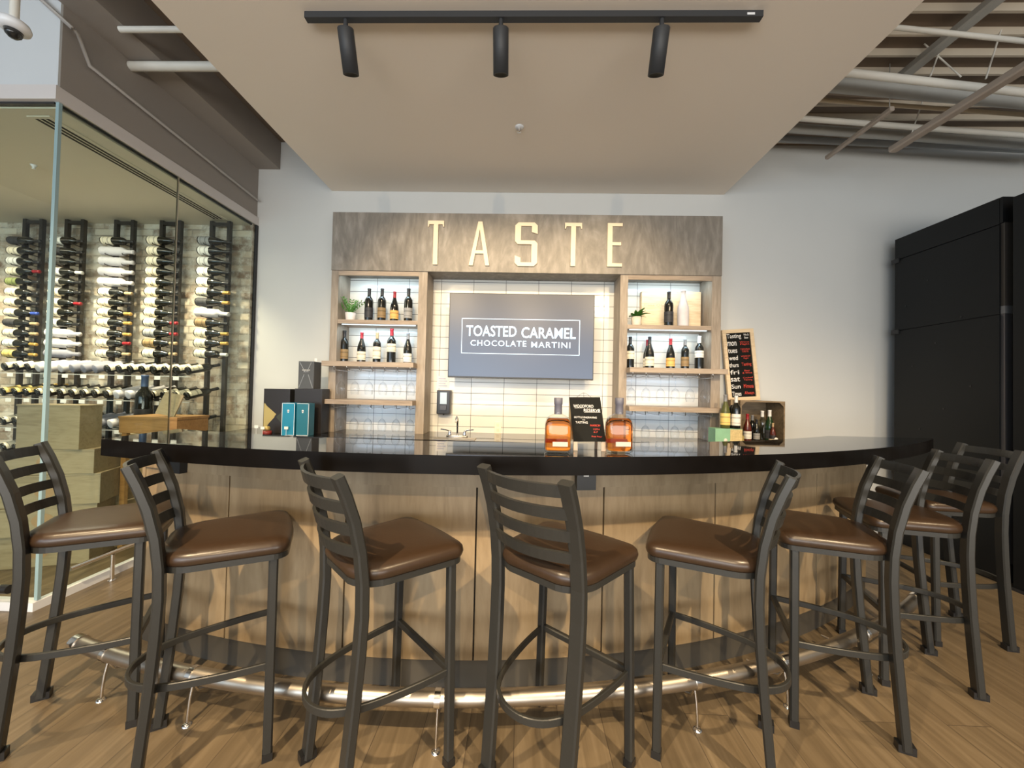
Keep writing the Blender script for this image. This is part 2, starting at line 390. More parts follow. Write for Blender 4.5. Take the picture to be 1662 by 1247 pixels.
# glass walls
def pane(n, x0, x1, y0, y1, lab):
    o = struct('window_%d' % n, MB().box(x0, x1, y0, y1, .055, TOPG), glass_pane, lab)
YJ = atx(289, 300, GX).y
pane(1, -6.9, GX-.014, GY-.006, GY+.006, 'frameless glass front wall of the wine room')
pane(2, GX-.006, GX+.006, GY+.012, YJ-.004, 'near glass side wall of the wine room')
pane(3, GX-.006, GX+.006, YJ+.004, WY-.03, 'far glass side wall of the wine room')
struct('trim_3', MB().box(GX-.013, GX+.007, GY-.007, GY+.011, .055, TOPG), glass_edge, 'green glass corner joint')
struct('trim_4', MB().box(GX-.006, GX+.006, YJ-.004, YJ+.004, .055, TOPG), mat('joint_clear', (.42, .36, .27), .3), 'seam between two glass panes')
struct('trim_5', MB().box(GX-.03, GX+.02, WY-.03, WY, 0, TOPG), black_metal, 'black channel where the glass meets the wall')
mb = MB(); mb.box(-6.9, GX+.012, GY-.03, GY+.03, 0, .05); mb.box(GX-.03, GX+.012, GY+.03, WY-.03, 0, .05)
struct('baseboard_glass', mb, white_plastic, 'pale metal base channel under the glass')
mb = MB(); mb.box(GX-.018, GX-.008, GY, WY-.03, TOPG-.016, TOPG); mb.box(-6.9, GX-.02, GY-.01, GY+.01, TOPG-.012, TOPG)
struct('trim_6', mb, black_metal, 'dark head channel over the glass')
# tiled splashback
mb = MB(); mb.box(at(540, 600, WY).x, at(1162, 600, WY).x, WY-.012, WY-.0005, .9, 2.62)
struct('wall_tiled', mb, tile_m, 'white stacked wall tiles with dark grout')
TY = WY-.012

# ================================================================== BAR
BC = Vector((-.48, 6.45)); RO = 5.0; RI = 4.6; RB = 4.70; BH = 1.10; BT = .072
def arc(a, r): return (BC.x+r*sin(a), BC.y-r*cos(a))
def arcs(a0, a1, r, n): return [arc(a0+(a1-a0)*i/n, r) for i in range(n+1)]
bar = thing('bar_counter', 'curved bar with glossy black top and oak panelled front', 'bar', (0, 0, 0))
AL, AR = -.273, .69
front = arcs(AL, AR, RO, 60)
backp = [p for p in arcs(AR, AL-.035, RI, 70) if p[1] < 2.60]
outline = [(x, y) for x, y in front] + [(2.72, 2.62)] + backp
mb = MB(); n = len(outline)
v = [mb.bm.verts.new((x, y, BH)) for x, y in outline]; f = mb.bm.faces.new(v); f.material_index = 0
v2 = [mb.bm.verts.new((x, y, BH-BT)) for x, y in outline]; f = mb.bm.faces.new(v2[::-1]); f.material_index = 1
for i in range(n):
    f = mb.bm.faces.new([v[(i+1) % n], v[i], v2[i], v2[(i+1) % n]]); f.material_index = 1
mb.obj('countertop', [stone, edge_m], bar)
# carcass (closed solid behind the panels)
BL, BR = -.325, .66
KH = .125; AZ = .905
def arcslab(mb, a0, a1, r0, r1, z0, z1, n=10):
    o = arcs(a0, a1, r0, n) + arcs(a1, a0, r1, n); return mb.prism(o, z0, z1)
arcslab(MB(), BL+.004, BR-.004, RB-.03, RB-.30, .0, BH-BT, 60).obj('carcass', gap_m, bar)
def a_of(px):
    best = None
    for i in range(-400, 800):
        a = i/1000; x, y = arc(a, RB); d = Vector((x, y, .6-EYE)); u = 831+FPX*d.dot(RT)/d.dot(FW)
        if best is None or abs(u-px) < best[0]: best = (abs(u-px), a)
    return best[1]
EDG = [a_of(p) for p in (370, 560, 772, 978, 1160, 1325)]
edges = [BL] + [x for x in EDG + [EDG[-1]+.13] if BL+.02 < x < BR-.02] + [BR]
for a0, a1 in zip(edges[:-1], edges[1:]):
    arcslab(MB(), a0+.0008, a1-.0008, RB, RB-.03, KH, AZ, 8).obj('front_panel', bar_wood, bar)
arcslab(MB(), BL, BR, RB+.012, RB-.03, AZ+.003, BH-BT, 60).obj('apron', bar_wood, bar)
arcslab(MB(), BL, BR, RB-.004, RB-.03, 0, KH-.003, 60).obj('kick_board', kick_m, bar)
M_end = MB(); p0, p1 = arc(BL-.0055, RB+.002), arc(BL-.0055, RB-.30); p2, p3 = arc(BL, RB-.30), arc(BL, RB+.002)
M_end.prism([p0, p1, p2, p3], 0, BH-BT).obj('end_panel', bar_wood, bar)
def on_arc(a, r, z, name, mb, m, parent, dz=0):
    x, y = arc(a, r); return mb.obj(name, m, parent, (x, y, z), a)
def ang_of(px, py, R_, z):
    best = None
    for i in range(-400, 800):
        a = i/1000; x, y = arc(a, R_); d = Vector((x, y, z-EYE)); wz = d.dot(FW); u = 831+FPX*d.dot(RT)/wz
        if best is None or abs(u-px) < best[0]: best = (abs(u-px), a)
    return best[1]
for px in (299, 946, 1404):
    a = ang_of(px, 770, RB, .98)
    b = on_arc(a, RB+.013, .905, 'power_outlet', MB().box(-.045, .045, -.035, 0, 0, .085), black_plastic, bar)
    MB().box(-.014, .010, -.036, -.035, .062, .072).obj('outlet_badge', paper_white, b)
for px in (570, 772, 978, 1161):
    a = ang_of(px, 775, RB+.1, 1.0)
    mb = MB(); mb.tube([(0, 0, 0), (0, 0, -.018), (0, -.012, -.032), (0, -.03, -.03), (0, -.034, -.018)], .0055, 8)
    on_arc(a, RB+.12, BH-BT, 'bag_hook', mb, chrome, bar)
# foot rail
fr = thing('foot_rail', 'brushed steel foot rail curving along the foot of the bar', 'foot rail', (0, 0, 0))
RR = 4.985; RZ = .182
ra0, ra1 = ang_of(128, 1042, RR, RZ), .60
mb = MB(); pth = [(*arc(ra0+(ra1-ra0)*i/80, RR), RZ) for i in range(81)]
mb.tube(pth, .030, 16).obj('rail', brushed, fr)
for a in (ra0, ra1, ang_of(1272, 1075, RR, RZ)):
    x, y = arc(a, RR); d = .012
    MB().tube([(*arc(a-.004, RR), RZ), (*arc(a+.004, RR), RZ)], .0345, 16).obj('end_cap', chrome, fr)
for px in (170, 310, 708, 932, 1130, 1275, 1405):
    a = ang_of(px, 1110, RR+.01, .08)
    g = thing('tmp', '', ''); 
    bpy.data.objects.remove(g)
    mb = MB()
    mb.tube([(*arc(a-.0022, RR), RZ), (*arc(a+.0022, RR), RZ)], .0335, 14)
    br = on_arc(0, 0, 0, 'collar', mb, chrome, fr); br.location = (0, 0, 0)
    mb = MB(); x, y = arc(a, RR); s_, c_ = sin(a), -cos(a)
    def q(o, z): return (x+s_*o, y+c_*o, z)
    mb.tube([q(0, RZ-.026), q(.012, .10), q(.018, .05), q(.020, .012)], .0055, 8)
    mb.tube([q(0.004, RZ-.03), q(-.02, .11), q(-.09, .075), q(-.18, .07)], .0055, 8)
    mb.lathe([(.0, .009), (.010, .009), (.017, .004), (.018, 0)], 12, Matrix.Translation(q(.021, 0)))
    mb.obj('bracket', chrome, fr)

# ================================================================== STOOLS
def make_stool():
    t = thing('bar_stool', '', 'bar stool', (0, 0, 0))
    # pad outline: wide front with rounded corners, tapering to a rounded back
    def outline(inset=0):
        P = []
        def add(cx, cy, r, a0, a1, n):
            for i in range(n+1):
                a = radians(a0+(a1-a0)*i/n); P.append((cx+(r-inset)*cos(a), cy+(r-inset)*sin(a)))
        add(.170, .158, .045, 0, 78, 5)
        add(0, -.985, 1.2, 82.5, 97.5, 6)
        add(-.170, .158, .045, 102, 180, 5)
        add(-.075, -.075, .118, 188, 258, 7)
        add(.075, -.075, .118, 282, 352, 7)
        return P
    base = outline(0); ctr = Vector((0, 0.01)); rings = []
    prof = [(-.004, .736), (0, .742), (.004, .755), (.0, .770), (-.010, .779), (-.030, .785), (-.07, .788), (-.12, .789)]
    mb = MB(); N = len(base); vs = []
    for off, z in prof:
        for x, y in base:
            d = Vector((x, y))-ctr; L = d.length; p = ctr + d*((L+off)/L); vs.append((p.x, p.y, z))
    fs = [(i*N+k, i*N+(k+1) % N, (i+1)*N+(k+1) % N, (i+1)*N+k) for i in range(len(prof)-1) for k in range(N)]
    fs.append(tuple((len(prof)-1)*N+k for k in range(N))); fs.append(tuple(range(N-1, -1, -1)))
    mb.faces(vs, fs, True); mb.obj('seat', leather, t)
    mb = MB(); inn = [(x*.955, y*.955) for x, y in base]
    mb.sweep([(x, y, .7255) for x, y in inn], [(-.006, -.0105), (.006, -.0105), (.006, .0105), (-.006, .0105)], up=(0, 0, 1), closed=True, smooth=False)
    mb.box(-.17, .17, -.012, .012, .716, .733); mb.box(-.012, .012, -.16, .17, .716, .733)
    mb.obj('seat_frame', frame_metal, t)
    for s in (-1, 1):
        mb = MB(); mb.bar([(s*.205, .150, .012), (s*.190, .150, .718)], .031, .031, up=(0, 1, 0)); l = mb.obj('front_leg', frame_metal, t)
        MB().box(s*.205-.0165, s*.205+.0165, .1335, .1665, 0, .028).obj('foot_cap', black_plastic, l)
        mb = MB()
        pts = [(.159, -.215, .012), (.161, -.200, .18), (.164, -.184, .36), (.168, -.173, .52), (.170, -.168, .64), (.171, -.170, .74),
               (.171, -.181, .84), (.171, -.203, .94), (.171, -.230, 1.02), (.171, -.256, 1.083)]
        mb.bar([(s*a, b, c) for a, b, c in pts], .030, .050, up=(s*1, 0, 0)); l = mb.obj('rear_leg', frame_metal, t)
        MB().box(s*.159-.018, s*.159+.018, -.242, -.188, 0, .03).obj('foot_cap', black_plastic, l)
    for z0, z1 in ((1.034, 1.074), (.962, 1.000), (.890, .928), (.818, .856)):
        zm = (z0+z1)/2; yb = -.168-.088*max(0, (zm-.70)/.383)**1.5
        mb = MB(); path = []
        for i in range(13):
            u = -1+2*i/12; path.append((u*.165, yb-.045*(1-u*u), zm))
        mb.sweep(path, [(-.005, -(z1-z0)/2), (.005, -(z1-z0)/2), (.005, (z1-z0)/2), (-.005, (z1-z0)/2)], up=(0, -.25, 1), smooth=False).obj('back_slat', frame_metal, t)
    hp = [(-.196, .150), (-.188, .05), (-.170, -.06), (-.145, -.155), (-.105, -.225), (-.055, -.262), (0, -.273)]
    hp = hp + [(-x, y) for x, y in hp[-2::-1]]
    # smooth resample
    sm = []
    for i in range(len(hp)-1):
        p0 = hp[max(i-1, 0)]; p1 = hp[i]; p2 = hp[i+1]; p3 = hp[min(i+2, len(hp)-1)]
        for k in range(4):
            u = k/4
            sm.append(tuple(.5*((2*p1[j])+(-p0[j]+p2[j])*u+(2*p0[j]-5*p1[j]+4*p2[j]-p3[j])*u*u+(-p0[j]+3*p1[j]-3*p2[j]+p3[j])*u**3) for j in range(2)))
    sm.append(hp[-1])
    mb = MB(); mb.bar([(x, y, .330) for x, y in sm], .012, .026, up=(0, 0, 1)); mb.obj('foot_hoop', frame_metal, t)
    mb = MB(); mb.bar([(-.19, .150, .335), (.19, .150, .335)], .022, .026, up=(0, 0, 1)); mb.obj('stretcher', frame_metal, t)
    return t
stool0 = make_stool()
SG = 'ladder-back bar stools along the bar'
SP = [(-1.741, 1.590, -57, 'dark metal bar stool with brown seat, leftmost at the bar, beside the glass room'),
      (-1.128, 1.482, -57, 'dark metal bar stool with brown seat, second from the left end of the bar'),
      (-.484, 1.440, -45, 'dark metal bar stool with brown seat, third from the left end'),
      (.167, 1.446, -39.5, 'dark metal bar stool with brown seat, nearest the middle, back slats facing the camera'),
      (.761, 1.581, 61.7, 'dark metal bar stool with brown seat seen side-on, right of the middle, turned left'),
      (1.364, 1.769, 68, 'dark metal bar stool with brown seat, third from the right end of the row'),
      (1.951, 2.044, 73, 'dark metal bar stool with brown seat, second from the right end'),
      (2.505, 2.382, 79.5, 'dark metal bar stool with brown seat, rightmost and farthest at the bar')]
for i, (x, y, r, lab) in enumerate(SP):
    if i == 0: stool0.location = (x, y, 0); stool0.rotation_euler.z = radians(r); stool0['label'] = lab; stool0['group'] = SG
    else: dup(stool0, (x, y, 0), radians(r), lab, SG)

# ================================================================== BACK BAR SHELVING
UY = 3.68; SY = 3.55
def X(px, Y=UY, py=520): return at(px, py, Y).x
def Z(py, Y=UY, px=600): return at(px, py, Y).z
un = thing('back_bar_shelving', 'grey oak shelving unit with deep header on the back wall', 'shelving', (0, 0, 0))
xl, xli, xml, xmi = X(536), X(547.5), X(678), X(692)
xr, xri, xmr, xmj = X(1170), X(1155), X(1018.5), X(1006)
zt = (Z(345, UY, 536)+Z(352, UY, 1170))/2; zh = (Z(440, UY, 560)+Z(447, UY, 1140))/2; zc = Z(445, UY, 847)
CT = .914
MB().box(xl, xr, UY-.012, TY-.001, zh, zt).obj('header', header_wood, un, bevel=.0015)
for a0, a1, nm in ((xl, xli, 'stile'), (xml, xmi, 'stile'), (xmj, xmr, 'stile'), (xri, xr, 'stile')):
    MB().box(a0, a1, UY, TY-.001, CT+.001, zh-.001).obj(nm, unit_wood, un)
zr = zh-.045
for a0, a1 in ((xli, xml), (xmr, xri)):
    MB().box(a0+.001, a1-.001, UY, UY+.02, zr, zh-.001).obj('top_rail', shelf_wood, un)
    MB().box(a0+.03, a1-.03, UY+.03, UY+.045, zr+.022, zr+.030).obj('light_strip', led_m, un)
ZA1, ZA0 = Z(519.5, UY, 610), Z(526, UY, 610)
ZB1, ZB0 = Z(587.5, SY, 610), Z(595.5, SY, 610)
ZC1, ZC0 = Z(650, SY, 610), Z(657.5, SY, 610)
for a0, a1, o0, o1 in ((xli, xml, xl, xml-.0), (xmr, xri, xmr, xr)):
    sh = MB().box(a0+.001, a1-.001, UY+.002, TY-.001, ZA0, ZA1).obj('shelf', shelf_wood, un)
    MB().box(a0+.03, a1-.03, UY+.03, UY+.045, ZA0-.006, ZA0-.0005).obj('light_strip', led_m, sh)
    for z0, z1 in ((ZB0, ZB1), (ZC0, ZC1)):
        mb = MB(); mb.box(a0+.001, a1-.001, UY-.001, TY-.001, z0, z1); mb.box(o0-.005, o1+.005, SY, UY-.0012, z0, z1)
        mb.obj('shelf', shelf_wood, un)
        for j in range(7):
            xx = a0+.03+(a1-a0-.06)*j/6
            mb = MB(); mb.tube([(xx, SY+.03, z0-.001), (xx, SY+.03, z0-.028), (xx+.006, SY+.05, z0-.034), (xx+.006, TY-.05, z0-.034), (xx, TY-.03, z0-.028), (xx, TY-.03, z0-.001)], .0032, 6)
            mb.obj('glass_rack_wire', chrome, un)
    area('shelf_led', ((a0+a1)/2, UY+.05, zr+.02), ((a0+a1)/2, UY+.18, zr-.3), a1-a0-.1, .02, .85, (.62, .85, 1))
    area('shelf_led', ((a0+a1)/2, UY+.05, ZA0-.008), ((a0+a1)/2, UY+.18, ZA0-.4), a1-a0-.1, .02, .85, (.62, .85, 1))
    area('shelf_led', ((a0+a1)/2, UY+.05, ZB0-.06), ((a0+a1)/2, UY+.3, ZB0-.4), a1-a0-.1, .02, .28, (.55, .74, 1))
    area('shelf_led', ((a0+a1)/2, UY+.05, ZC0-.06), ((a0+a1)/2, UY+.3, ZC0-.4), a1-a0-.1, .02, .28, (.55, .74, 1))
# TASTE lettering
sign = thing('lettering_sign', 'cream raised letters reading TASTE on the wooden header', 'sign', (0, 0, 0))
LY = UY-.012
def letter(poly_list, px0, px1, py0, py1, lab):
    a = at(px0, py1, LY); b = at(px1, py0, LY); w_, h_ = b.x-a.x, b.z-a.z
    mb = MB()
    for qi, poly in enumerate(poly_list):
        mb.prism([(a.x+u*w_, a.z+v*h_) for u, v in poly], 0, .016-.00004*qi, Matrix(((1, 0, 0, 0), (0, 0, -1, LY-.0005), (0, 1, 0, 0), (0, 0, 0, 1))))
    o = mb.obj('letter', cream_letter, sign); o['label'] = 'cream letter ' + lab
def R4(a, b, c, d): return [(a, c), (b, c), (b, d), (a, d)]
Tm = [[(0, 1), (0, .86), (.05, .86), (.09, .92), (.36, .92), (.36, 0), (.64, 0), (.64, .92), (.91, .92), (.95, .86), (1, .86), (1, 1)]]
Am = [[(0, 0), (.2, 0), (.56, .98), (.42, 1)], [(.8, 0), (1, 0), (.62, 1), (.42, 1), (.46, .94)], R4(.26, .74, .27, .34)]
Sm = [[(1, .74), (1, .93), (.86, 1), (.14, 1), (0, .93), (0, .57), (.12, .50), (.74, .50), (.74, .085), (.26, .085), (.26, .19), (0, .24), (0, .07), (.14, 0), (.86, 0), (1, .07), (1, .52), (.88, .585), (.26, .585), (.26, .92), (.74, .92), (.74, .78)]]
Em = [[(.05, 0), (1, 0), (1, .075), (.36, .075), (.36, .49), (.92, .49), (.92, .56), (.36, .56), (.36, .93), (1, .93), (1, 1), (.05, 1)]]
letter(Tm, 693.5, 721.5, 359.5, 430, 'T at the left'); letter(Am, 761, 796, 361, 431.5, 'A'); letter(Sm, 835, 873, 362.5, 432.5, 'S')
letter(Tm, 915.5, 944.5, 363, 432.5, 'T between S and E'); letter(Em, 983.5, 1010, 363.5, 433.5, 'E')
# back counter
bcx0, bcx1 = at(380, 706, 3.6).x, at(1292, 708, 3.6).x
bc = thing('back_counter', 'low black counter along the back wall under the shelving', 'counter', (0, 0, 0))
MB().box(bcx0, bcx1, 3.28, TY-.0005, CT-.04, CT).obj('countertop', [stone], bc)
MB().box(bcx0+.03, bcx1-.03, 3.33, WY-.02, .1, CT-.041).obj('cabinet_body', unit_wood, bc)
MB().box(bcx0+.06, bcx1-.06, 3.39, WY-.02, 0, .099).obj('kick_board', kick_m, bc)

# television
TVY = 3.72
p0, p1 = at(726.5, 612.5, TVY), at(965.5, 479, TVY)
tvw, tvh = p1.x-p0.x, p1.z-p0.z
tv = thing('television', 'wall-mounted flat television showing a cocktail name on a grey screen', 'television', ((p0.x+p1.x)/2, TVY, (p0.z+p1.z)/2))
tv.rotation_euler.y = radians(.5)
tv.rotation_euler.y = 0
MB().box(-tvw/2, tvw/2, 0, .035, -tvh/2, tvh/2).obj('housing', black_plastic, tv, bevel=.002)
MB().box(-.25, .25, .036, .07, -.2, .2).obj('rear_cover', black_plastic, tv)
MB().box(-.08, .08, .071, TY-TVY-.001, -.1, .1).obj('wall_bracket', black_metal, tv)
def screen_mat():
    m, nt, b = nodes('screen_picture'); N = nt.nodes.new; L = nt.links.new
    b.inputs['Base Color'].default_value = (.02, .02, .022, 1); b.inputs['Roughness'].default_value = .3
    tc = N('ShaderNodeTexCoord'); sp = N('ShaderNodeSeparateXYZ'); L(tc.outputs['Generated'], sp.inputs[0])
    r = ramp(nt, [(0, (.10, .15, .24)), (.4, (.085, .125, .20)), (1, (.06, .065, .085))]); L(sp.outputs[2], r.inputs[0])
    L(r.outputs[0], b.inputs['Emission Color']); b.inputs['Emission Strength'].default_value = .5
    return m
MB().box(-tvw/2+.008, tvw/2-.008, -.002, 0, -tvh/2+.014, tvh/2-.008).obj('screen', screen_mat(), tv)
s = tvw/239.0
def tvp(px, py): return ((px-846)*s, -.0022, (545.5-py)*s)
mb = MB(); a, b = tvp(748, 575.5), tvp(942, 517.5); tk = .0045
mb.box(a[0], b[0], -.0035, -.0022, b[2]-tk, b[2]); mb.box(a[0], b[0], -.0035, -.0022, a[2], a[2]+tk)
mb.box(a[0], a[0]+tk, -.0035, -.0022, a[2], b[2]); mb.box(b[0]-tk, b[0], -.0035, -.0022, a[2], b[2])
mb.obj('caption_border', screen_txt, tv)
for wd, q0_, q1_, yc_, hh_, bo, sp2 in (('TOASTED', 755.5, 838.5, 538, 18, .014, 1), ('CARAMEL', 846.5, 935.5, 539.5, 18, .014, 1), ('CHOCOLATE', 763, 855, 558, 9.4, .006, 1.15), ('MARTINI', 863, 927, 559, 9.4, .006, 1.15)):
    text_mesh('caption', wd, (q1_-q0_)*s, hh_*s, screen_txt, tv, tvp((q0_+q1_)/2, yc_), .001, bold=bo, spacing=sp2)

# ================================================================== BOTTLES
dark_glass = mat('dark_bottle_glass', (.010, .010, .008), .08, ior=1.5)
green_glass = mat('green_bottle_glass', (.012, .035, .012), .08)
def label_mat(name, col, band=None, rough=.6):
    m, nt, b = nodes(name); N = nt.nodes.new; L = nt.links.new
    tc = N('ShaderNodeTexCoord'); sp = N('ShaderNodeSeparateXYZ'); L(tc.outputs['Generated'], sp.inputs[0])
    dk = tuple(c*.55 for c in col)
    r = ramp(nt, [(0, col), (.18, col), (.2, dk), (.24, dk), (.26, col), (.6, col), (.62, dk), (.72, dk), (.74, col)])
    for e in r.color_ramp.elements: pass
    r.color_ramp.interpolation = 'LINEAR'; L(sp.outputs[2], r.inputs[0]); L(r.outputs[0], b.inputs['Base Color']); b.inputs['Roughness'].default_value = rough
    return m
LM = {'cream': label_mat('label_cream', (.78, .70, .54)), 'white': label_mat('label_white', (.80, .78, .73)), 'yellow': label_mat('label_yellow', (.80, .58, .18)),
      'black': label_mat('label_black', (.05, .045, .04)), 'gold': label_mat('label_gold', (.26, .17, .075)), 'dark': label_mat('label_dark', (.03, .03, .035)),
      'orange': label_mat('label_orange', (.78, .42, .12)), 'grey': label_mat('label_grey', (.30, .30, .30))}
FM = {'black': mat('foil_black', (.015, .015, .017), .35), 'red': mat('foil_red', (.30, .012, .02), .35), 'white': mat('foil_white', (.75, .73, .70), .4),
      'gold': mat('foil_gold', (.62, .38, .10), .35, .4), 'blue': mat('foil_blue', (.03, .07, .35), .35), 'tan': mat('foil_tan', (.45, .32, .18), .5), 'slate': mat('foil_slate', (.06, .10, .20), .4), 'grey': mat('foil_grey', (.20, .20, .21), .4), 'green': mat('foil_green', (.10, .16, .06), .4)}
tissue = mat('tissue_paper', (.62, .59, .61), .8, noise_amt=.12, nscale=25, bump=.5)
slate_tissue = mat('slate_tissue', (.24, .24, .29), .7, noise_amt=.15, nscale=25)
BORD = [(.0, .004), (.030, .0), (.0365, .004), (.0372, .012), (.0372, .178), (.0355, .198), (.026, .216), (.0165, .228), (.0142, .240), (.0138, .288), (.0152, .290), (.0152, .300), (.0, .300)]
BURG = [(.0, .004), (.032, .0), (.0395, .004), (.0405, .014), (.0405, .130), (.038, .158), (.030, .188), (.021, .214), (.0158, .236), (.0142, .254), (.0138, .288), (.0152, .290), (.0152, .300), (.0, .300)]
def wrap(prof, seg=14, span=102):
    mb = MB(); vs = []; n = len(prof)
    for r, z in prof:
        for k in range(seg+1):
            a = radians(-90-span+2*span*k/seg); vs.append((r*cos(a), r*sin(a), z))
    mb.faces(vs, [(i*(seg+1)+k, i*(seg+1)+k+1, (i+1)*(seg+1)+k+1, (i+1)*(seg+1)+k) for i in range(n-1) for k in range(seg)], True)
    return mb
def sub_prof(prof, z0, z1, off):
    out = []
    def r_at(z):
        for (r0, a), (r1, b) in zip(prof[:-1], prof[1:]):
            if a <= z <= b and b > a: return r0+(r1-r0)*(z-a)/(b-a)
        return prof[-2][0]
    zs = sorted({z0, z1} | {z for r, z in prof if z0 < z < z1})
    return [(r_at(z)+off, z) for z in zs]
MESH = {}
def bottle_proto(shape, lab, foil, seg=18, lh=None, wrapped=None, back=False, glass=None):
    key = (shape, lab, foil, seg, lh, wrapped, glass)
    if key in MESH: return MESH[key]
    prof = BORD if shape == 'bord' else BURG
    def mesh(mb, m, nm):
        me = bpy.data.meshes.new(nm); bmesh.ops.recalc_face_normals(mb.bm, faces=mb.bm.faces); mb.bm.to_mesh(me); mb.bm.free(); me.materials.append(m); return me
    res = []
    if wrapped:
        pr = [(r+.003+.0012*((k*7) % 3), z*1.01) for k, (r, z) in enumerate(prof)]; pr[0] = (0, .0); pr[-1] = (0, .306)
        res.append(('wine_bottle', mesh(MB().lathe(pr, seg), wrapped, 'wine_bottle')))
        pk = sub_prof(prof, .205, .250, .006); res.append(('wrapping_twist', mesh(MB().lathe(pk, seg, caps=False), wrapped, 'wrapping_twist')))
    else:
        res.append(('wine_bottle', mesh(MB().lathe(prof, seg), glass or dark_glass, 'wine_bottle')))
        lo, hi = lh or ((.035, .125) if shape == 'bord' else (.030, .112))
        if lab: res.append(('label', mesh(wrap(sub_prof(prof, lo, hi, .0007)), LM[lab], 'label')))
        if foil:
            fp = sub_prof(prof, .240, .300, .0008); fp = fp[:-1] + [(.0158, .301), (.0, .301)]
            res.append(('foil_capsule', mesh(MB().lathe(fp, seg, caps=False), FM[foil], 'foil_capsule')))
    MESH[key] = res; return res
def put_bottle(shape, lab, foil, loc, label, group, M=None, sc=1, name='wine_bottle', cat='bottle', **kw):
    res = bottle_proto(shape, lab, foil, **kw)
    root = bpy.data.objects.new(name, res[0][1]); C.objects.link(root)
    root.matrix_world = Matrix.Translation(loc) @ (M or Matrix.Identity(4)) @ Matrix.Scale(sc, 4)
    for nm, me in res[1:]:
        c = bpy.data.objects.new(nm, me); C.objects.link(c); c.parent = root
    tag(root, label, cat, group); return root
BY = 3.80
def shelf_b(px, z, shape, lab, foil, label, group, top_py=None, Y=BY, **kw):
    x = at(px, 560, Y).x; sc = 1
    if top_py: sc = (at(px, top_py, Y).z-z)/.300
    return put_bottle(shape, lab, foil, (x, Y, z+.0005), label, group, Matrix.Rotation(random.uniform(-.3, .3), 4, 'Z'), sc, **kw)
g = 'wine bottles on the top left shelf'
shelf_b(597, ZA1, 'bord', 'dark', 'black', 'dark wine bottle with a plain dark label, next to the left potted plant', g, 469)
shelf_b(618, ZA1, 'bord', 'gold', 'black', 'dark wine bottle with a gold picture label on the top left shelf', g, 469)
shelf_b(638.5, ZA1, 'burg', 'orange', 'red', 'sloping wine bottle with orange label and red capsule on the top left shelf', g, 474)
shelf_b(661, ZA1, 'bord', 'grey', 'black', 'dark wine bottle with a grey label at the right end of the top left shelf', g, 469)
g = 'wine bottles on the second left shelf'
shelf_b(559, ZB1, 'bord', 'gold', 'black', 'dark wine bottle with brown picture label at the left end of the second left shelf', g, 537)
shelf_b(587, ZB1, 'burg', 'cream', 'red', 'sloping wine bottle with cream label and red capsule on the second left shelf', g, 540)
shelf_b(612, ZB1, 'bord', 'cream', 'tan', 'straight wine bottle with tall cream label and tan capsule on the second left shelf', g, 540, lh=(.045, .16))
shelf_b(635.5, ZB1, 'bord', 'cream', 'red', 'tall wine bottle with cream label high up and red capsule, second left shelf', g, 534, lh=(.10, .17))
shelf_b(662, ZB1, 'burg', 'white', 'grey', 'sloping wine bottle with white label and grey capsule, right end of second left shelf', g, 541, lh=(.02, .10))
g = 'wine bottles on the top right shelf'
shelf_b(1084.5, ZA1, 'bord', 'dark', 'black', 'dark wine bottle with black label in front of the pale wooden box', g, 474, Y=3.76)
shelf_b(1108, ZA1, 'burg', None, None, 'bottle wrapped in pale tissue in front of the wooden box', g, 472, wrapped=tissue, Y=3.76)
g = 'wine bottles on the second right shelf'
shelf_b(1023, ZB1, 'bord', 'cream', 'black', 'wine bottle with cream label at the left end of the second right shelf', g, 547, lh=(.09, .165))
shelf_b(1054.5, ZB1, 'burg', 'cream', 'black', 'sloping wine bottle with cream label and dark capsule on the second right shelf', g, 547)
shelf_b(1051, ZB1, 'burg', 'cream', 'red', 'wine bottle half hidden behind the second bottle of the second right shelf', g, 552, Y=3.89)
shelf_b(1088.5, ZB1, 'burg', 'orange', 'red', 'sloping wine bottle with orange label in the middle of the second right shelf', g, 550)
shelf_b(1112, ZB1, 'bord', 'gold', 'grey', 'short wine bottle with brown picture label, fourth on the second right shelf', g, 551)
shelf_b(1135, ZB1, 'bord', 'white', 'white', 'wine bottle with white label high up and white capsule, right end of second right shelf', g, 546, lh=(.11, .17))
# wooden wine box on the top right shelf
a, b = at(1041, 527, 3.86), at(1138, 474, 3.86)
wb = thing('wine_box', 'pale wooden wine case standing on edge on the top right shelf', 'box', ((a.x+b.x)/2, 3.86, ZA1+.0005))
ww, wh = (b.x-a.x)/2, b.z-ZA1
MB().box(-ww, ww, 0, .07, 0, wh).obj('case', pine, wb, bevel=.002)
text_mesh('stamp', 'Casa Ola', .20, .024, mat('stamp_ink', (.50, .38, .24), .8), wb, (-.17, 0, wh*.62), .0006)
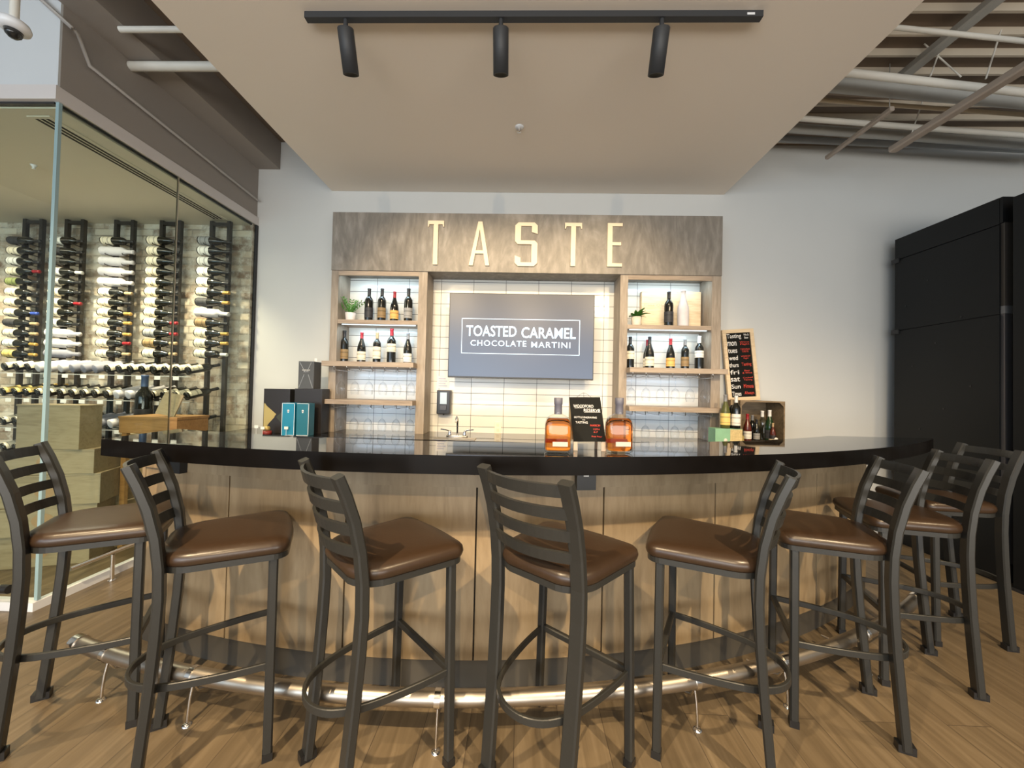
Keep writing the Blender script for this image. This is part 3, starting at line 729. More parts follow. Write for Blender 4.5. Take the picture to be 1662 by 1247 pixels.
# wine glasses hanging upside down
GP = [(.0, .0), (.033, .0005), (.034, .002), (.012, .005), (.004, .010), (.0032, .03), (.0032, .082), (.007, .090), (.022, .100), (.034, .118), (.0385, .140), (.037, .165), (.031, .192)]
mb = MB(); mb.lathe([(r*1.08, -z*1.22) for r, z in GP], 20, caps=False)
gm = bpy.data.meshes.new('wine_glass'); mb.bm.to_mesh(gm); mb.bm.free(); gm.materials.append(wine_glass)
for (z0, nm, rows) in ((ZB0, 'upper', ((548, 572, 595, 617, 640, 662), (1028, 1051, 1075, 1098, 1122, 1145))), (ZC0, 'lower', ((548, 571, 594, 615, 637, 660), (1028, 1051, 1074, 1097, 1121, 1144)))):
    for side, pxs in zip(('left', 'right'), rows):
        lo, hi = (xli+.05, xml-.05) if side == 'left' else (xmr+.05, xri-.05)
        for k, px in enumerate(pxs):
            x = lo+(hi-lo)*k/5
            o = link('wine_glass', gm, None, (x, SY+.14, z0-.0305), random.random())
            tag(o, 'clear stemmed glass, %s from the left, hanging in the %s row of the %s bay' % (ORD[k], nm, side), 'wine glass', 'hanging glasses, %s row, %s bay' % (nm, side))
# potted plants
def plant(px, Y, z, leafy, pm, label):
    x = at(px, 510, Y).x
    t = thing('potted_plant', label, 'plant', (x, Y, z+.0005))
    MB().lathe([(0, 0), (.040, 0), (.044, .01), (.052, .085), (.047, .085), (.044, .075), (0, .072)], 20).obj('pot', pm, t)
    mb = MB(); rnd = random.Random(leafy*10+3)
    n = 30 if leafy else 11
    for i in range(n):
        az = rnd.uniform(0, 2*pi); ln = rnd.uniform(.09, .15) if leafy else rnd.uniform(.10, .19); rise = rnd.uniform(.5, 1.25)
        pts = []
        for k in range(7):
            u = k/6; rr = ln*u*cos(rise*(1-.55*u) if leafy else rise); zz = .075+ln*sin(rise)*u-.05*u*u*leafy
            pts.append(Vector((max(-.058, rr*cos(az)), min(.10, rr*sin(az)), zz)))
        side = Vector((-sin(az), cos(az), 0))
        if leafy:
            vs = []; 
            for k, p in enumerate(pts): wd = .019*sin(pi*min(1, .12+k/6.4)); vs += [p-side*wd+Vector((0, 0, .003)), p, p+side*wd+Vector((0, 0, .003))]
            mb.faces(vs, [(3*k+j, 3*k+j+1, 3*k+j+4, 3*k+j+3) for k in range(6) for j in (0, 1)], True)
        else:
            mb.tube(pts, .0022, 5)
            for k in range(1, 7):
                p = pts[k]
                for sgn in (-1, 1):
                    tip = p+side*sgn*.026+Vector((0, 0, .016)); d = (pts[min(k+1, 6)]-pts[k-1]).normalized()*.009
                    mid = (p+tip)/2
                    mb.faces([p, mid-d, tip, mid+d, mid+Vector((0, 0, .002))], [(0, 1, 4), (1, 2, 4), (2, 3, 4), (3, 0, 4)])
    mb.obj('foliage', leafm, t)
plant(569, 3.80, ZA1, 0, potm, 'leafy succulent in a white pot at the left end of the top left shelf')
plant(1033, 3.75, ZA1, 1, potm2, 'small bushy fern in a beige pot on the top right shelf')

# ================================================================== WALL ITEMS
def wallbox(px0, px1, py0, py1, Y): a = at(px0, py1, Y); b = at(px1, py0, Y); return a, b
a, b = wallbox(707.5, 730.5, 633.5, 672.5, 3.83)
sd = thing('soap_dispenser', 'black wall-mounted soap dispenser left of the tap', 'soap dispenser', ((a.x+b.x)/2, TY-.001, a.z))
hw, hh = (b.x-a.x)/2, b.z-a.z
MB().box(-hw, hw, -.09, 0, 0, hh).obj('housing', black_plastic, sd, bevel=.008)
mb = MB(); mb.box(-hw*.5, hw*.5, -.0925, -.0905, hh*.42, hh*.9); mb.obj('window', mat('dispenser_window', (.35, .45, .55), .2), sd)
mb = MB(); mb.box(-hw*.45, hw*.45, -.100, -.0905, hh*.18, hh*.36); mb.obj('push_plate', mat('push_plate', (.05, .05, .055), .3), sd)
MB().tube([(0, -.06, -.012), (0, -.06, .001)], .008, 8).obj('nozzle', black_plastic, sd)
a, b = wallbox(706, 735, 611, 630, TY)
pn = thing('wall_notice', 'small pale printed notice on the tiles above the soap dispenser', 'notice', ((a.x+b.x)/2, TY-.001, a.z))
hw, hh = (b.x-a.x)/2, b.z-a.z
MB().box(-hw*.75, hw*.6, -.0015, 0, 0, hh).obj('sheet', paper_white, pn)
mb = MB()
for k in range(4): mb.box(-hw*.6, hw*(.2 if k % 2 else .4), -.0022, -.0015, hh*(.15+.2*k), hh*(.22+.2*k))
mb.obj('print', mat('pale_blue_ink', (.40, .42, .58), .8), pn)
a, b = wallbox(802.5, 813.5, 685.5, 704.5, TY)
ow = thing('wall_outlet', 'ivory power outlet on the tiles right of the tap', 'outlet', ((a.x+b.x)/2, TY-.001, a.z+.006))
hw, hh = (b.x-a.x)/2, b.z-a.z
MB().box(-hw, hw, -.006, 0, 0, hh).obj('plate', mat('ivory_plate', (.74, .68, .56), .4), ow, bevel=.0015)
for zz in (.28, .72):
    MB().box(-hw*.45, hw*.45, -.0085, -.0062, hh*zz-.014, hh*zz+.014).obj('socket', mat('socket_ivory', (.66, .6, .48), .4), ow)
# tap and sink deck
fx = at(742, 712, 3.50).x
tp = thing('tap', 'chrome bar tap with two lever handles on the back counter', 'tap', (fx, 3.50, CT+.0005))
mb = MB(); mb.prism([(.10*cos(t), .028*sin(t)) for t in [2*pi*k/24 for k in range(24)]], 0, .018); mb.obj('base_plate', chrome, tp)
mb = MB(); mb.tube([(0, 0, .018), (0, 0, .10), (0, .0, .15), (0, -.012, .176), (0, -.04, .188), (0, -.07, .175), (0, -.082, .14)], .0095, 12); mb.obj('spout', chrome, tp)
for s_ in (-1, 1):
    mb = MB(); mb.lathe([(.020, .0185), (.020, .03), (.013, .05), (.015, .06), (.0, .063)], 14, Matrix.Translation((s_*.068, 0, 0)))
    mb.bar([(s_*.068, 0, .056), (s_*.105, -.01, .068), (s_*.150, -.012, .074)], .014, .010); mb.obj('lever_handle', chrome, tp)
sk = thing('sink', 'bright steel rim of a small sink in front of the tap', 'sink', (fx, 3.40, CT+.0005))
mb = MB()
mb.box(-.18, .18, -.10, .055, 0, .006); mb.obj('rim', brushed, sk)

# ================================================================== ON THE BACK COUNTER, LEFT
def gift(name, x0, x1, py0, py1, Y, m, label, dep=.10, rot=0, z=CT, group=None, cat='box'):
    a = at(x0, py1, Y); b = at(x1, py0, Y); w_ = b.x-a.x; h_ = b.z-z
    t = thing(name, label, cat, ((a.x+b.x)/2, Y, z+.0005), radians(rot), group)
    MB().box(-w_/2, w_/2, 0, dep, 0, h_).obj('carton', m, t, bevel=.0015)
    return t, w_, h_
black_card = mat('black_card', (.014, .010, .010), .45); teal = mat('teal_card', (.012, .22, .36), .35); teal_d = mat('teal_dark', (.01, .14, .20), .35)
gold_card = mat('gold_card', (.50, .38, .14), .35, .3); grey_card = mat('charcoal_card', (.07, .072, .075), .5); line_w = mat('pale_line', (.55, .58, .62), .5)
bx, w_, h_ = gift('gift_box', 426, 471, 632, 708, 3.48, black_card, 'black and gold gift box standing behind the teal box on the left', .11)
mb = MB(); mb.faces([(-w_/2+.006, -.0012, .02), (w_*.0, -.0012, h_*.60-.07), (-w_/2+.006, -.0012, h_*.66), (-w_/2+.006, -.0002, .02)], [(0, 1, 2)])
mb.prism([(-w_/2+.006, .03), (-w_*.06, h_*.36), (-w_/2+.01, h_*.68)], 0, .0012, Matrix(((1, 0, 0, 0), (0, 0, -1, -.0004), (0, 1, 0, 0), (0, 0, 0, 1)))); mb.obj('gold_facet', gold_card, bx)
MB().prism([(w_*.0, h_*.36), (w_*.4, h_*.1), (w_*.42, h_*.6)], 0, .0012, Matrix(((1, 0, 0, 0), (0, 0, -1, -.0004), (0, 1, 0, 0), (0, 0, 0, 1)))).obj('facet', mat('olive_card', (.04, .045, .03), .4), bx)
bx, w_, h_ = gift('gift_box', 476, 523, 632, 709, 3.50, black_card, 'plain dark gift box under the tall charcoal box', .14)
zt_ = CT+h_+.001
bx2, w2, h2 = gift('gift_box', 483, 510, 587, 645, 3.50, grey_card, 'tall charcoal gift box with pale crossed lines, topmost of the left boxes', .13, z=zt_)
mb = MB()
for a_, b_ in (((-.42, .96), (-.08, .62)), ((.32, .96), (.06, .62)), ((-.44, .04), (-.12, .52)), ((.44, .04), (.14, .52))):
    mb.bar([(a_[0]*w2, -.0012, a_[1]*h2), (b_[0]*w2, -.0012, b_[1]*h2)], .0025, .002)
mb.obj('crossed_lines', line_w, bx2)
text_mesh('lettering', 'RESERVE', w2*.5, .012, paper_white, bx2, (0, -.0003, h2*.68), .0006)
text_mesh('lettering', 'SELECT', w2*.34, .007, line_w, bx2, (0, -.0003, h2*.62), .0006)
for px0, px1, py0, rot, lab, Y in ((456, 479, 654.5, 0, 'bright teal gift box with white edge lines and a price tag, left of the pair', 3.32), (480, 502, 655, 0, 'teal gift box with white edge lines, right of the pair', 3.325)):
    bx, w_, h_ = gift('gift_box', px0, px1, py0, 708, Y, teal if px0 == 456 else teal_d, lab, .09, rot, group='pair of teal gift boxes')
    mb = MB()
    for x_ in ((-w_/2+.002, w_/2-.006) if px0 == 456 else (w_/2-.006,)): mb.box(x_, x_+.004, -.0012, -.0002, .002, h_-.002)
    mb.box(-w_/2+.002, w_/2-.002, -.0012, -.0002, h_-.006, h_-.002); mb.box(-w_/2+.002 if px0 != 456 else 0, w_/2-.002, -.0012, -.0002, .002, .006)
    mb.obj('edge_line', white_plastic, bx)
    MB().lathe([(0, 0), (.010, 0), (.010, .001), (0, .001)], 12, Matrix.Translation((0, -.0003, h_*.76)) @ Matrix.Rotation(pi/2, 4, 'X')).obj('emblem', line_w, bx)
    MB().box(-.006, .006, -.0012, -.0002, h_*.70, h_*.73).obj('emblem_text', white_plastic, bx)
def price(px, py, Y, label, w_=.034, h_=.024):
    a = at(px, py, Y)
    t = thing('price_tag', label, 'price tag', (a.x, Y, CT+.0005))
    hgt = a.z-CT
    MB().lathe([(0, 0), (.012, 0), (.012, .004), (0, .004)], 12).obj('foot', white_plastic, t)
    MB().tube([(0, 0, .003), (0, 0, hgt-h_/2+.002)], .0018, 6).obj('stem', white_plastic, t)
    MB().box(-w_/2, w_/2, -.001, .001, hgt-h_/2, hgt+h_/2).obj('card', paper_white, t)
price(464.5, 695, 3.30, 'white price tag in front of the teal gift boxes'); price(416, 693, 3.30, 'white price tag at the far left of the back counter'); price(426, 695, 3.31, 'white price tag beside the black and gold box')
a = at(431, 708, 3.36)
t = thing('ornament', 'small round red and gold ornament by the price tags', 'ornament', (a.x, 3.38, CT+.0005))
MB().lathe([(0, 0), (.038, 0), (.036, .03), (0, .03)], 18).obj('base', mat('dark_red', (.25, .03, .025), .4), t)
MB().lathe([(0, .0305), (.022, .034), (.027, .052), (.018, .068), (0, .074)], 16).obj('dome', gold_card, t)
a = at(510, 579, 3.55)
bx3 = thing('price_tag', 'white tag standing on top of the tall charcoal box', 'price tag', (a.x, 3.58, zt_+h2+.001))
MB().box(-.012, .012, -.001, .001, .0, .035).obj('card', paper_white, bx3)

# ================================================================== ON THE BACK COUNTER, RIGHT
# chalk menu board leaning on the wall
mtop = at(1196, 534, WY-.05)
H_b = at(1196, 534, WY-.03).z-1.28; 
pl, pr_, pb = at(1171, 534, WY-.03), at(1221, 534, WY-.03), at(1236, 668, 3.86)
bw = .31; 
mz0 = 1.305
H_b = pl.z-mz0
board = thing('chalk_menu', 'tall pine-framed chalkboard listing tastings for each day of the week', 'chalkboard', (at(1207, 650, WY-.07).x, WY-.075, mz0))
board.rotation_euler = (radians(-3.5), radians(-4.2), 0)
MB().box(-bw/2+.02, bw/2-.02, .0, .012, .02, H_b-.02).obj('slate', chalk_board, board)
for x0_, x1_, z0_, z1_ in ((-bw/2, -bw/2+.036, 0, H_b), (bw/2-.036, bw/2, 0, H_b), (-bw/2+.036, bw/2-.036, 0, .036), (-bw/2+.036, bw/2-.036, H_b-.036, H_b)):
    MB().box(x0_, x1_, -.012, .016, z0_, z1_).obj('frame_rail', pine, board)
lines = [('Tasting', 'We &\nBeer', 0), ('mon', 'Wine\nFlight', 1), ('tues', 'TEQUILA\nTASTE', 1), ('wed', 'WHISKEY\nFlight', 1), ('thurs', 'Tasting', 1), ('fri', 'Beer\n& Wine', 1), ('sat', 'Cocktail\nTasting', 1), ('Sun', 'Mimosa', 1), ('Times', 'Always', 1)]
iw = bw-.072; ih = H_b-.072
for k, (l_, r_, c_) in enumerate(lines):
    zz = H_b-.036-ih*(k+.5)/9; hh_ = ih/9*(.62 if k else .8)
    text_mesh('chalk_word', l_, iw*(.60 if k == 0 else .38), hh_, chalk_white, board, (-iw*.46, -.001, zz), .0005, bold=.012, align='L')
    text_mesh('chalk_word', r_, iw*(.22 if k == 0 else .40), hh_*.9, chalk_red if c_ else chalk_white, board, (iw*.05 if k else iw*.24, -.001, zz), .0005, bold=.01, align='L')
# stand behind board: crate with bottles
cy0 = 3.60
a, b = at(1201, 715, cy0), at(1274.5, 652, cy0)
cr = thing('wooden_crate', 'dark wooden crate on its side holding small bottles, under the chalk menu', 'crate', ((a.x+b.x)/2, cy0, CT+.0005))
cw, ch, cdp = (b.x-a.x), b.z-CT, .27
for nm, bx_ in (('bottom_board', (-cw/2, cw/2, 0, cdp, 0, .012)), ('top_board', (-cw/2, cw/2, 0, cdp, ch-.012, ch)), ('side_board', (-cw/2, -cw/2+.012, 0, cdp, .0121, ch-.0121)), ('side_board', (cw/2-.012, cw/2, 0, cdp, .0121, ch-.0121)), ('back_board', (-cw/2+.0121, cw/2-.0121, cdp-.01, cdp, .0121, ch-.0121))):
    MB().box(*bx_).obj(nm, crate_dark, cr)
for sx_ in (-1, 1):
    MB().prism([(sx_*(cw/2-.013), ch-.013), (sx_*(cw/2-.05), ch-.013), (sx_*(cw/2-.013), ch-.05)], 0, .012, Matrix(((1, 0, 0, 0), (0, 0, 1, 0), (0, 1, 0, 0), (0, 0, 0, 1)))).obj('corner_block', crate_dark, cr)
clear_glass = clear('clear_bottle', (.80, .86, .84), 1.5, .02, edge=.4)
zc_ = CT+.0135
def cb(px, top, Y, shape, lab, foil, label, glass=None, s_=None, z=None):
    x = at(px, 690, Y).x; z = zc_ if z is None else z
    sc = (at(px, top, Y).z-z)/.300
    put_bottle(shape, lab, foil, (x, Y, z), label, 'small bottles in the wooden crate', Matrix.Rotation(random.uniform(-.3, .3), 4, 'Z'), sc, glass=glass)
amber_dark = mat('amber_dark', (.10, .02, .012), .1)
cb(1213, 672, 3.67, 'burg', 'white', 'red', 'small dark bottle with white label and red cap at the left of the crate', amber_dark)
cb(1221, 674, 3.76, 'bord', 'black', 'grey', 'small dark bottle with black label in the back left of the crate')
cb(1228, 681, 3.69, 'burg', 'grey', 'black', 'short black bottle with grey side lettering near the crate middle')
cb(1237, 667, 3.72, 'bord', None, 'white', 'slim clear bottle standing in the middle of the crate', clear_glass)
cb(1249, 666, 3.70, 'burg', 'dark', 'white', 'green bottle with a pale white cap in the right half of the crate', green_glass)
cb(1254.5, 687, 3.64, 'burg', 'dark', 'tan', 'squat reddish bottle with a cork stopper at the right of the crate', amber_dark)
t = thing('display_card', 'small square card with a round brown emblem at the crate front', 'card', (at(1257, 708, 3.53).x, 3.545, CT+.0005))
MB().box(-.035, .035, 0, .01, 0, .052).obj('card', mat('kraft_card', (.62, .50, .34), .6), t)
MB().lathe([(0, 0), (.017, 0), (.017, .001), (0, .001)], 16, Matrix.Translation((-.004, -.0003, .026)) @ Matrix.Rotation(pi/2, 4, 'X')).obj('emblem', mat('emblem_brown', (.15, .08, .04), .6), t)
MB().lathe([(0, 0), (.017, 0), (.017, .0015), (0, .0015)], 16, Matrix.Translation((.024, -.0012, .050)) @ Matrix.Rotation(pi/2, 4, 'X')).obj('white_disc', paper_white, t)
# green carton with three bottles on it
gy = 3.44
a, b = at(1161, 718, gy), at(1205, 697, gy)
gc = thing('carton', 'low green and tan printed carton under three wine bottles', 'carton', ((a.x+b.x)/2, gy, CT+.0005))
gw, gh = b.x-a.x, b.z-CT
mg = label_mat('green_print', (.25, .52, .36)); 
MB().box(-gw/2, gw/2, 0, .13, 0, gh).obj('box_body', mat('green_card', (.26, .52, .36), .55, noise_amt=.2, nscale=12), gc, bevel=.001)
MB().box(gw*.05, gw/2-.001, -.0015, -.0003, .004, gh-.004).obj('tan_panel', mat('tan_print', (.62, .50, .26), .6, noise_amt=.35, nscale=60), gc)
MB().lathe([(0, 0), (.016, 0), (.016, .001), (0, .001)], 16, Matrix.Translation((-gw*.12, -.0005, gh*.3)) @ Matrix.Rotation(pi/2, 4, 'X')).obj('round_mark', paper_white, gc)
zg = CT+gh+.0015
for px, top, Y, lab, fo, gl, txt in ((1177, 641, 3.50, 'yellow', 'grey', mat('pale_green_glass', (.08, .085, .025), .1), 'pale green wine bottle with yellow and white label, left on the green carton'), (1188, 648, 3.535, 'white', 'tan', None, 'dark wine bottle with white picture label, middle on the green carton'), (1194.5, 643, 3.475, 'white', 'white', None, 'dark wine bottle with white label and white cap, right on the green carton')):
    x = at(px, 680, Y).x; sc = (at(px, top, Y).z-zg)/.3
    put_bottle('burg' if fo == 'grey' else 'bord', lab, fo, (x, Y, zg), txt, 'bottles standing on the green carton', None, sc, glass=gl, lh=(.03, .135))
a = at(1209, 711, 3.5)
t = thing('gift_box', 'tiny tan box beside the green carton', 'box', (a.x+.005, 3.56, CT+.0005)); MB().box(-.022, .022, 0, .03, 0, .075).obj('carton', gold_card, t)

# ================================================================== ON THE BAR
amber = bpy.data.materials.new('amber_whiskey'); amber.use_nodes = True; b_ = amber.node_tree.nodes['Principled BSDF']
b_.inputs['Base Color'].default_value = (.95, .33, .05, 1); b_.inputs['Roughness'].default_value = .02; b_.inputs['IOR'].default_value = 1.2
b_.inputs['Transmission Weight'].default_value = 1.0
whisky_glass = clear('flask_glass', (.97, .97, .95), 1.5, .01, edge=.22)
cork = mat('dark_stopper', (.10, .10, .13), .5)
def ell(prof, sx, sy, mb, seg=28):
    # superellipse cross-section flask
    vs = []
    for r, z in prof:
        for k in range(seg):
            a = 2*pi*k/seg; c, s_ = cos(a), sin(a); e = .5 if r > .02 else 1
            vs.append((r*sx*math.copysign(abs(c)**e, c), r*(sy if r > .02 else sx)*math.copysign(abs(s_)**e, s_), z))
    n = len(prof); mb.faces(vs, [(i*seg+k, i*seg+(k+1) % seg, (i+1)*seg+(k+1) % seg, (i+1)*seg+k) for i in range(n-1) for k in range(seg)], True)
    mb.faces([vs[(n-1)*seg+k] for k in range(seg)], [tuple(range(seg))]); mb.faces([vs[k] for k in range(seg)][::-1], [tuple(range(seg))])
for px, lab, tilt in ((905, 'amber bourbon bottle with dark stopper, left of the small chalkboard on the bar', 0), (1005, 'amber bourbon bottle with dark stopper, right of the small chalkboard on the bar', 4)):
    base = atz(px, 736, BH); Y0 = base.y
    hgt = at(px, 646, Y0).z-BH; R_ = 21.5/FPX*Y0
    k_ = hgt
    t = thing('bourbon_bottle', lab, 'bottle', (base.x, Y0+.012, BH+.0006), radians(tilt), 'bourbon bottles flanking the chalkboard')
    body = [(.80*R_, .0), (.95*R_, .004), (1.0*R_, .012), (1.0*R_, .48*k_), (.97*R_, .56*k_), (.86*R_, .625*k_), (.66*R_, .665*k_), (.44*R_, .69*k_), (.31*R_, .71*k_), (.28*R_, .76*k_)]
    mb = MB(); ell(body, 1, .62, mb); mb.obj('flask', whisky_glass, t)
    liq = [(.78*R_, .010), (.93*R_, .014), (.955*R_, .022), (.955*R_, .47*k_), (.93*R_, .545*k_), (.82*R_, .605*k_), (.70*R_, .632*k_)]
    mb = MB(); ell(liq, 1, .60, mb); mb.obj('whiskey', amber, t)
    MB().lathe([(.285*R_, .70*k_), (.30*R_, .74*k_), (.29*R_, .87*k_), (.32*R_, .88*k_), (.33*R_, .995*k_), (.30*R_, k_), (0, k_)], 20).obj('stopper', cork, t)
    MB().box(-.42*R_, .70*R_, -.63*R_-.0015, -.63*R_, .135*k_, .215*k_).obj('label', mat('silver_label', (.40, .36, .32), .4), t)
    MB().box(-.70*R_, .72*R_, .40*R_, .42*R_, .17*k_, .245*k_).obj('rear_label', mat('rear_label', (.20, .03, .01), .5), t)
# small A-frame chalkboard
ab = atz(954, 733, BH); Y0 = ab.y+.01
q0, q1 = at(925, 644, Y0), at(985, 717, Y0)
af = thing('a_frame_chalkboard', 'small black A-frame chalkboard between the two bourbon bottles', 'chalkboard', (ab.x, Y0, BH+.0006))
def afx(px, py): p = at(px, py, Y0); return (p.x-ab.x, p.z-BH)
tl, tr, br_, bl_ = afx(925.5, 644.5), afx(976.5, 644.5), afx(984, 717.5), afx(931.5, 717.5)
MX = Matrix(((1, 0, 0, 0), (0, .0, -1, 0), (0, 1, 0, 0), (0, 0, 0, 1)))
lean = Matrix.Rotation(radians(-8), 4, 'X')
def plate(mb, pts, y0, y1, M): mb.prism(pts, -y1, -y0, M @ MX)
lb, rb = afx(929.5, 718), afx(981, 718)
mb = MB(); plate(mb, [bl_, br_, tr, tl], 0, .006, lean); mb.obj('front_board', chalk_board, af)
hz = tl[1]; hy = -.0+hz*math.tan(radians(8))+.006
for (x0_, x1_) in ((931, 939), (976, 986)):
    u0, u1 = afx(x0_, 718)[0], afx(x1_, 718)[0]
    mb = MB(); plate(mb, [(u0, 0), (u1-.003, 0), (u1-.004, bl_[1]), (u0+.001, bl_[1])], 0, .006, lean); mb.obj('front_leg', mat('grey_leg', (.42, .38, .32), .6), af)
back = Matrix.Translation((0, 2*hy, 0)) @ Matrix.Rotation(radians(8), 4, 'X')
mb = MB(); plate(mb, [(bl_[0]-.01, bl_[1]), (br_[0]-.01, br_[1]), (tr[0], tr[1]), (tl[0], tl[1])], -.006, 0, back); mb.obj('rear_board', mat('tan_board', (.36, .28, .17), .6), af)
for x0_ in (-.045, .05):
    mb = MB(); plate(mb, [(x0_-.006, 0), (x0_+.006, 0), (x0_+.006, bl_[1]), (x0_-.006, bl_[1])], -.006, 0, back); mb.obj('rear_leg', mat('dark_leg', (.12, .10, .08), .6), af)
mb = MB(); xm = (tl[0]+tr[0])/2-.002
mb.tube([(xm-.032, hy, hz-.002), (xm-.015, hy, hz+.012), (xm-.001, hy, hz+.018), (xm+.015, hy, hz+.012), (xm+.032, hy, hz-.002)], .0007, 5); mb.tube([(xm, hy, hz-.002), (xm-.003, hy, hz+.02)], .0007, 5)
mb.obj('wire_hanger', black_metal, af)
def aft(body, px0, px1, py, h, m):
    a_, b2 = afx(px0, py), afx(px1, py); zc2 = a_[1]; p = lean @ Vector(((a_[0]+b2[0])/2, -.0005, zc2))
    text_mesh('chalk_word', body, b2[0]-a_[0], h, m, af, p, .0004, bold=.004, rot=(pi/2-radians(8), 0, 0))
aft('WOODFORD', 932, 965, 659, .013, chalk_white); aft('RESERVE', 949, 976, 666, .013, chalk_white)
aft('BOTTLE ENGRAVING', 933, 970, 677.5, .008, chalk_white); aft('AND', 946, 951, 682, .004, chalk_white); aft('TASTING', 935, 955, 686, .009, chalk_white)
aft('MARCH', 959, 975, 691, .009, chalk_red); aft('12TH', 964, 974, 697.5, .007, chalk_red); aft('4-7', 964, 971, 702, .007, chalk_red); aft('Free Pour', 961, 978, 709, .006, chalk_red)
mb = MB()
for x0_, x1_, py in ((934, 947, 662.6), (949.5, 976, 669.5)):
    a_, b2 = afx(x0_, py), afx(x1_, py); plate(mb, [(a_[0], a_[1]), (b2[0], b2[1]), (b2[0], b2[1]+.0012), (a_[0], a_[1]+.0012)], -.001, -.0004, lean)
mb.obj('underline', chalk_white, af)

# ================================================================== TRACK LIGHT
p0, p1 = atz(495, 26, SOF-.02), atz(1234, 30, SOF-.02); ty = (p0.y+p1.y)/2
tk = thing('track_light', 'black ceiling track with three cylinder spotlights over the bar', 'track light', (0, 0, 0))
MB().box(p0.x, p1.x, ty-.018, ty+.018, SOF-.034, SOF-.0005).obj('track', lamp_black, tk)
MB().box(p1.x-.085, p1.x-.045, ty-.0186, ty-.0181, SOF-.026, SOF-.014).obj('track_label', white_plastic, tk)
for px, tx in ((561, -.75), (813, .0), (1074, .75)):
    x = at(px, 40, ty).x; tilt = radians(24)
    d = Vector((0, sin(tilt), -cos(tilt)))
    p = Vector((x, ty, SOF-.034)); j = p+Vector((0, 0, -.04)); a_ = j+Vector((0, .0, -.01)); e = a_+d*.205
    hd = MB(); hd.tube([p, j-Vector((0, 0, .015))], .012, 12); ar = hd.obj('swivel_arm', lamp_black, tk)
    Mh = Matrix.Translation(a_) @ d.to_track_quat('Z', 'Y').to_matrix().to_4x4()
    mb = MB(); mb.lathe([(0, -.004), (.040, -.004), (.043, 0), (.043, .205), (.038, .205), (.037, .155), (0, .155)], 28, Mh); mb.obj('lamp_head', lamp_black, tk)
    e2 = a_+d*.157; mb = MB(); mb.tube([e2, e2+d*.001], .035, 20); mb.obj('lens', lamp_lens, tk)
    spot('track_spot', tuple(e+d*.012), (tx, WY, 1.75), 46, WARM, 78, .7, .03)
# sprinkler on the soffit and camera etc
a = atz(843, 206, SOF)
t = thing('sprinkler', 'small white sprinkler head in the lowered ceiling', 'sprinkler', (a.x, a.y, SOF-.0005))
MB().lathe([(0, 0), (.035, 0), (.030, -.008), (.0, -.010)], 20).obj('escutcheon', white_plastic, t)
mb = MB(); mb.tube([(0, 0, -.009), (0, 0, -.03)], .009, 10); mb.lathe([(0, -.038), (.017, -.038), (.017, -.040), (0, -.040)], 12); mb.tube([(-.009, 0, -.028), (-.011, 0, -.038)], .002, 5); mb.tube([(.009, 0, -.028), (.011, 0, -.038)], .002, 5); mb.obj('sprinkler_head', chrome, t)
# dome camera
a = at(22, 52, 1.7)
t = thing('security_camera', 'white dome security camera hanging from a ceiling pole at upper left', 'security camera', (a.x, a.y, a.z))
MB().lathe([(0, .055), (.020, .055), (.050, .045), (.056, .028), (.052, .012), (.030, .004), (0, .004)], 24).obj('housing', white_plastic, t)
MB().lathe([(0, -.030), (.014, -.028), (.026, -.016), (.031, .003), (0, .0035)], 20).obj('lens_dome', mat('smoked_dome', (.02, .02, .02), .05), t)
MB().tube([(0, 0, .056), (0, 0, DECK-a.z-.002)], .016, 12).obj('pole', pipe_white, t)

# ================================================================== PIPES AND STRUTS OVERHEAD
def overhead(name, pts, r, m, label, cat='pipe', group=None, bar_=None):
    o = Vector(pts[0]); mb = MB(); P_ = [Vector(p)-o for p in pts]
    if bar_: mb.bar(P_, bar_[0], bar_[1], up=(0, 0, 1))
    else: mb.tube(P_, r, 12)
    ob = mb.obj(name, m, None, o); return tag(ob, label, cat, group)
zb = at(420, 275, WY).z
def left_pipe(px, py, label, px2, r):
    p = atx(px, py, GX+.23)
    overhead('ceiling_pipe', [p, (SXL+.3, p.y-.01, p.z+.0)], r, pipe_white, label)
pp = atx(212, 118, GX+.002)
overhead('ceiling_pipe', [(GX+.002, pp.y, zb-.036), (SXL+.4, pp.y, zb-.036)], .030, pipe_white, 'thick white pipe, lower of two crossing below the taupe beam')
overhead('ceiling_pipe', [(GX+.20, 2.36, zb-.0185), (SXL+.4, 2.36, zb-.0185)], .018, pipe_white, 'thin white pipe, upper of two crossing below the taupe beam')
cx_ = GX+.034
overhead('conduit', [at(40, -25, GY-.06), at(118, 46, GY-.045), (cx_, atx(127, 56, cx_).y, atx(127, 56, cx_).z), atx(145, 106, cx_), atx(418, 325, cx_)], .011, conduit_m, 'grey electrical conduit bent round the bulkhead corner', 'conduit')
G = 'pipes and joists under the right ceiling'
def rp(name, x0, y0, Y0, x1, y1, Y1, r, m, label, cat='pipe', bar_=None):
    return overhead(name, [at(x0, y0, Y0), at(x1, y1, Y1)], r, m, label, cat, None, bar_)
rp('ceiling_pipe', 1340, 114, 2.72, 1720, 157, 2.72, .026, pipe_white, 'thickest white pipe crossing the open ceiling at right')
rp('ceiling_pipe', 1420, 41, 2.45, 1720, 73, 2.45, .015, pipe_white, 'thin white pipe nearest the top right corner')
rp('ceiling_duct', 1330, 135, 2.95, 1740, 170, 2.95, .055, pipe_grey, 'grey round duct just behind the thickest white pipe', 'duct')
rp('ceiling_pipe', 1320, 149, 3.1, 1740, 178, 3.1, .014, strut_m, 'thin brown pipe below the grey duct')
rp('ceiling_pipe', 1300, 160, 3.15, 1740, 192, 3.15, .016, mat('cream_pipe', (.58, .48, .34), .5), 'thin cream pipe below the grey duct')
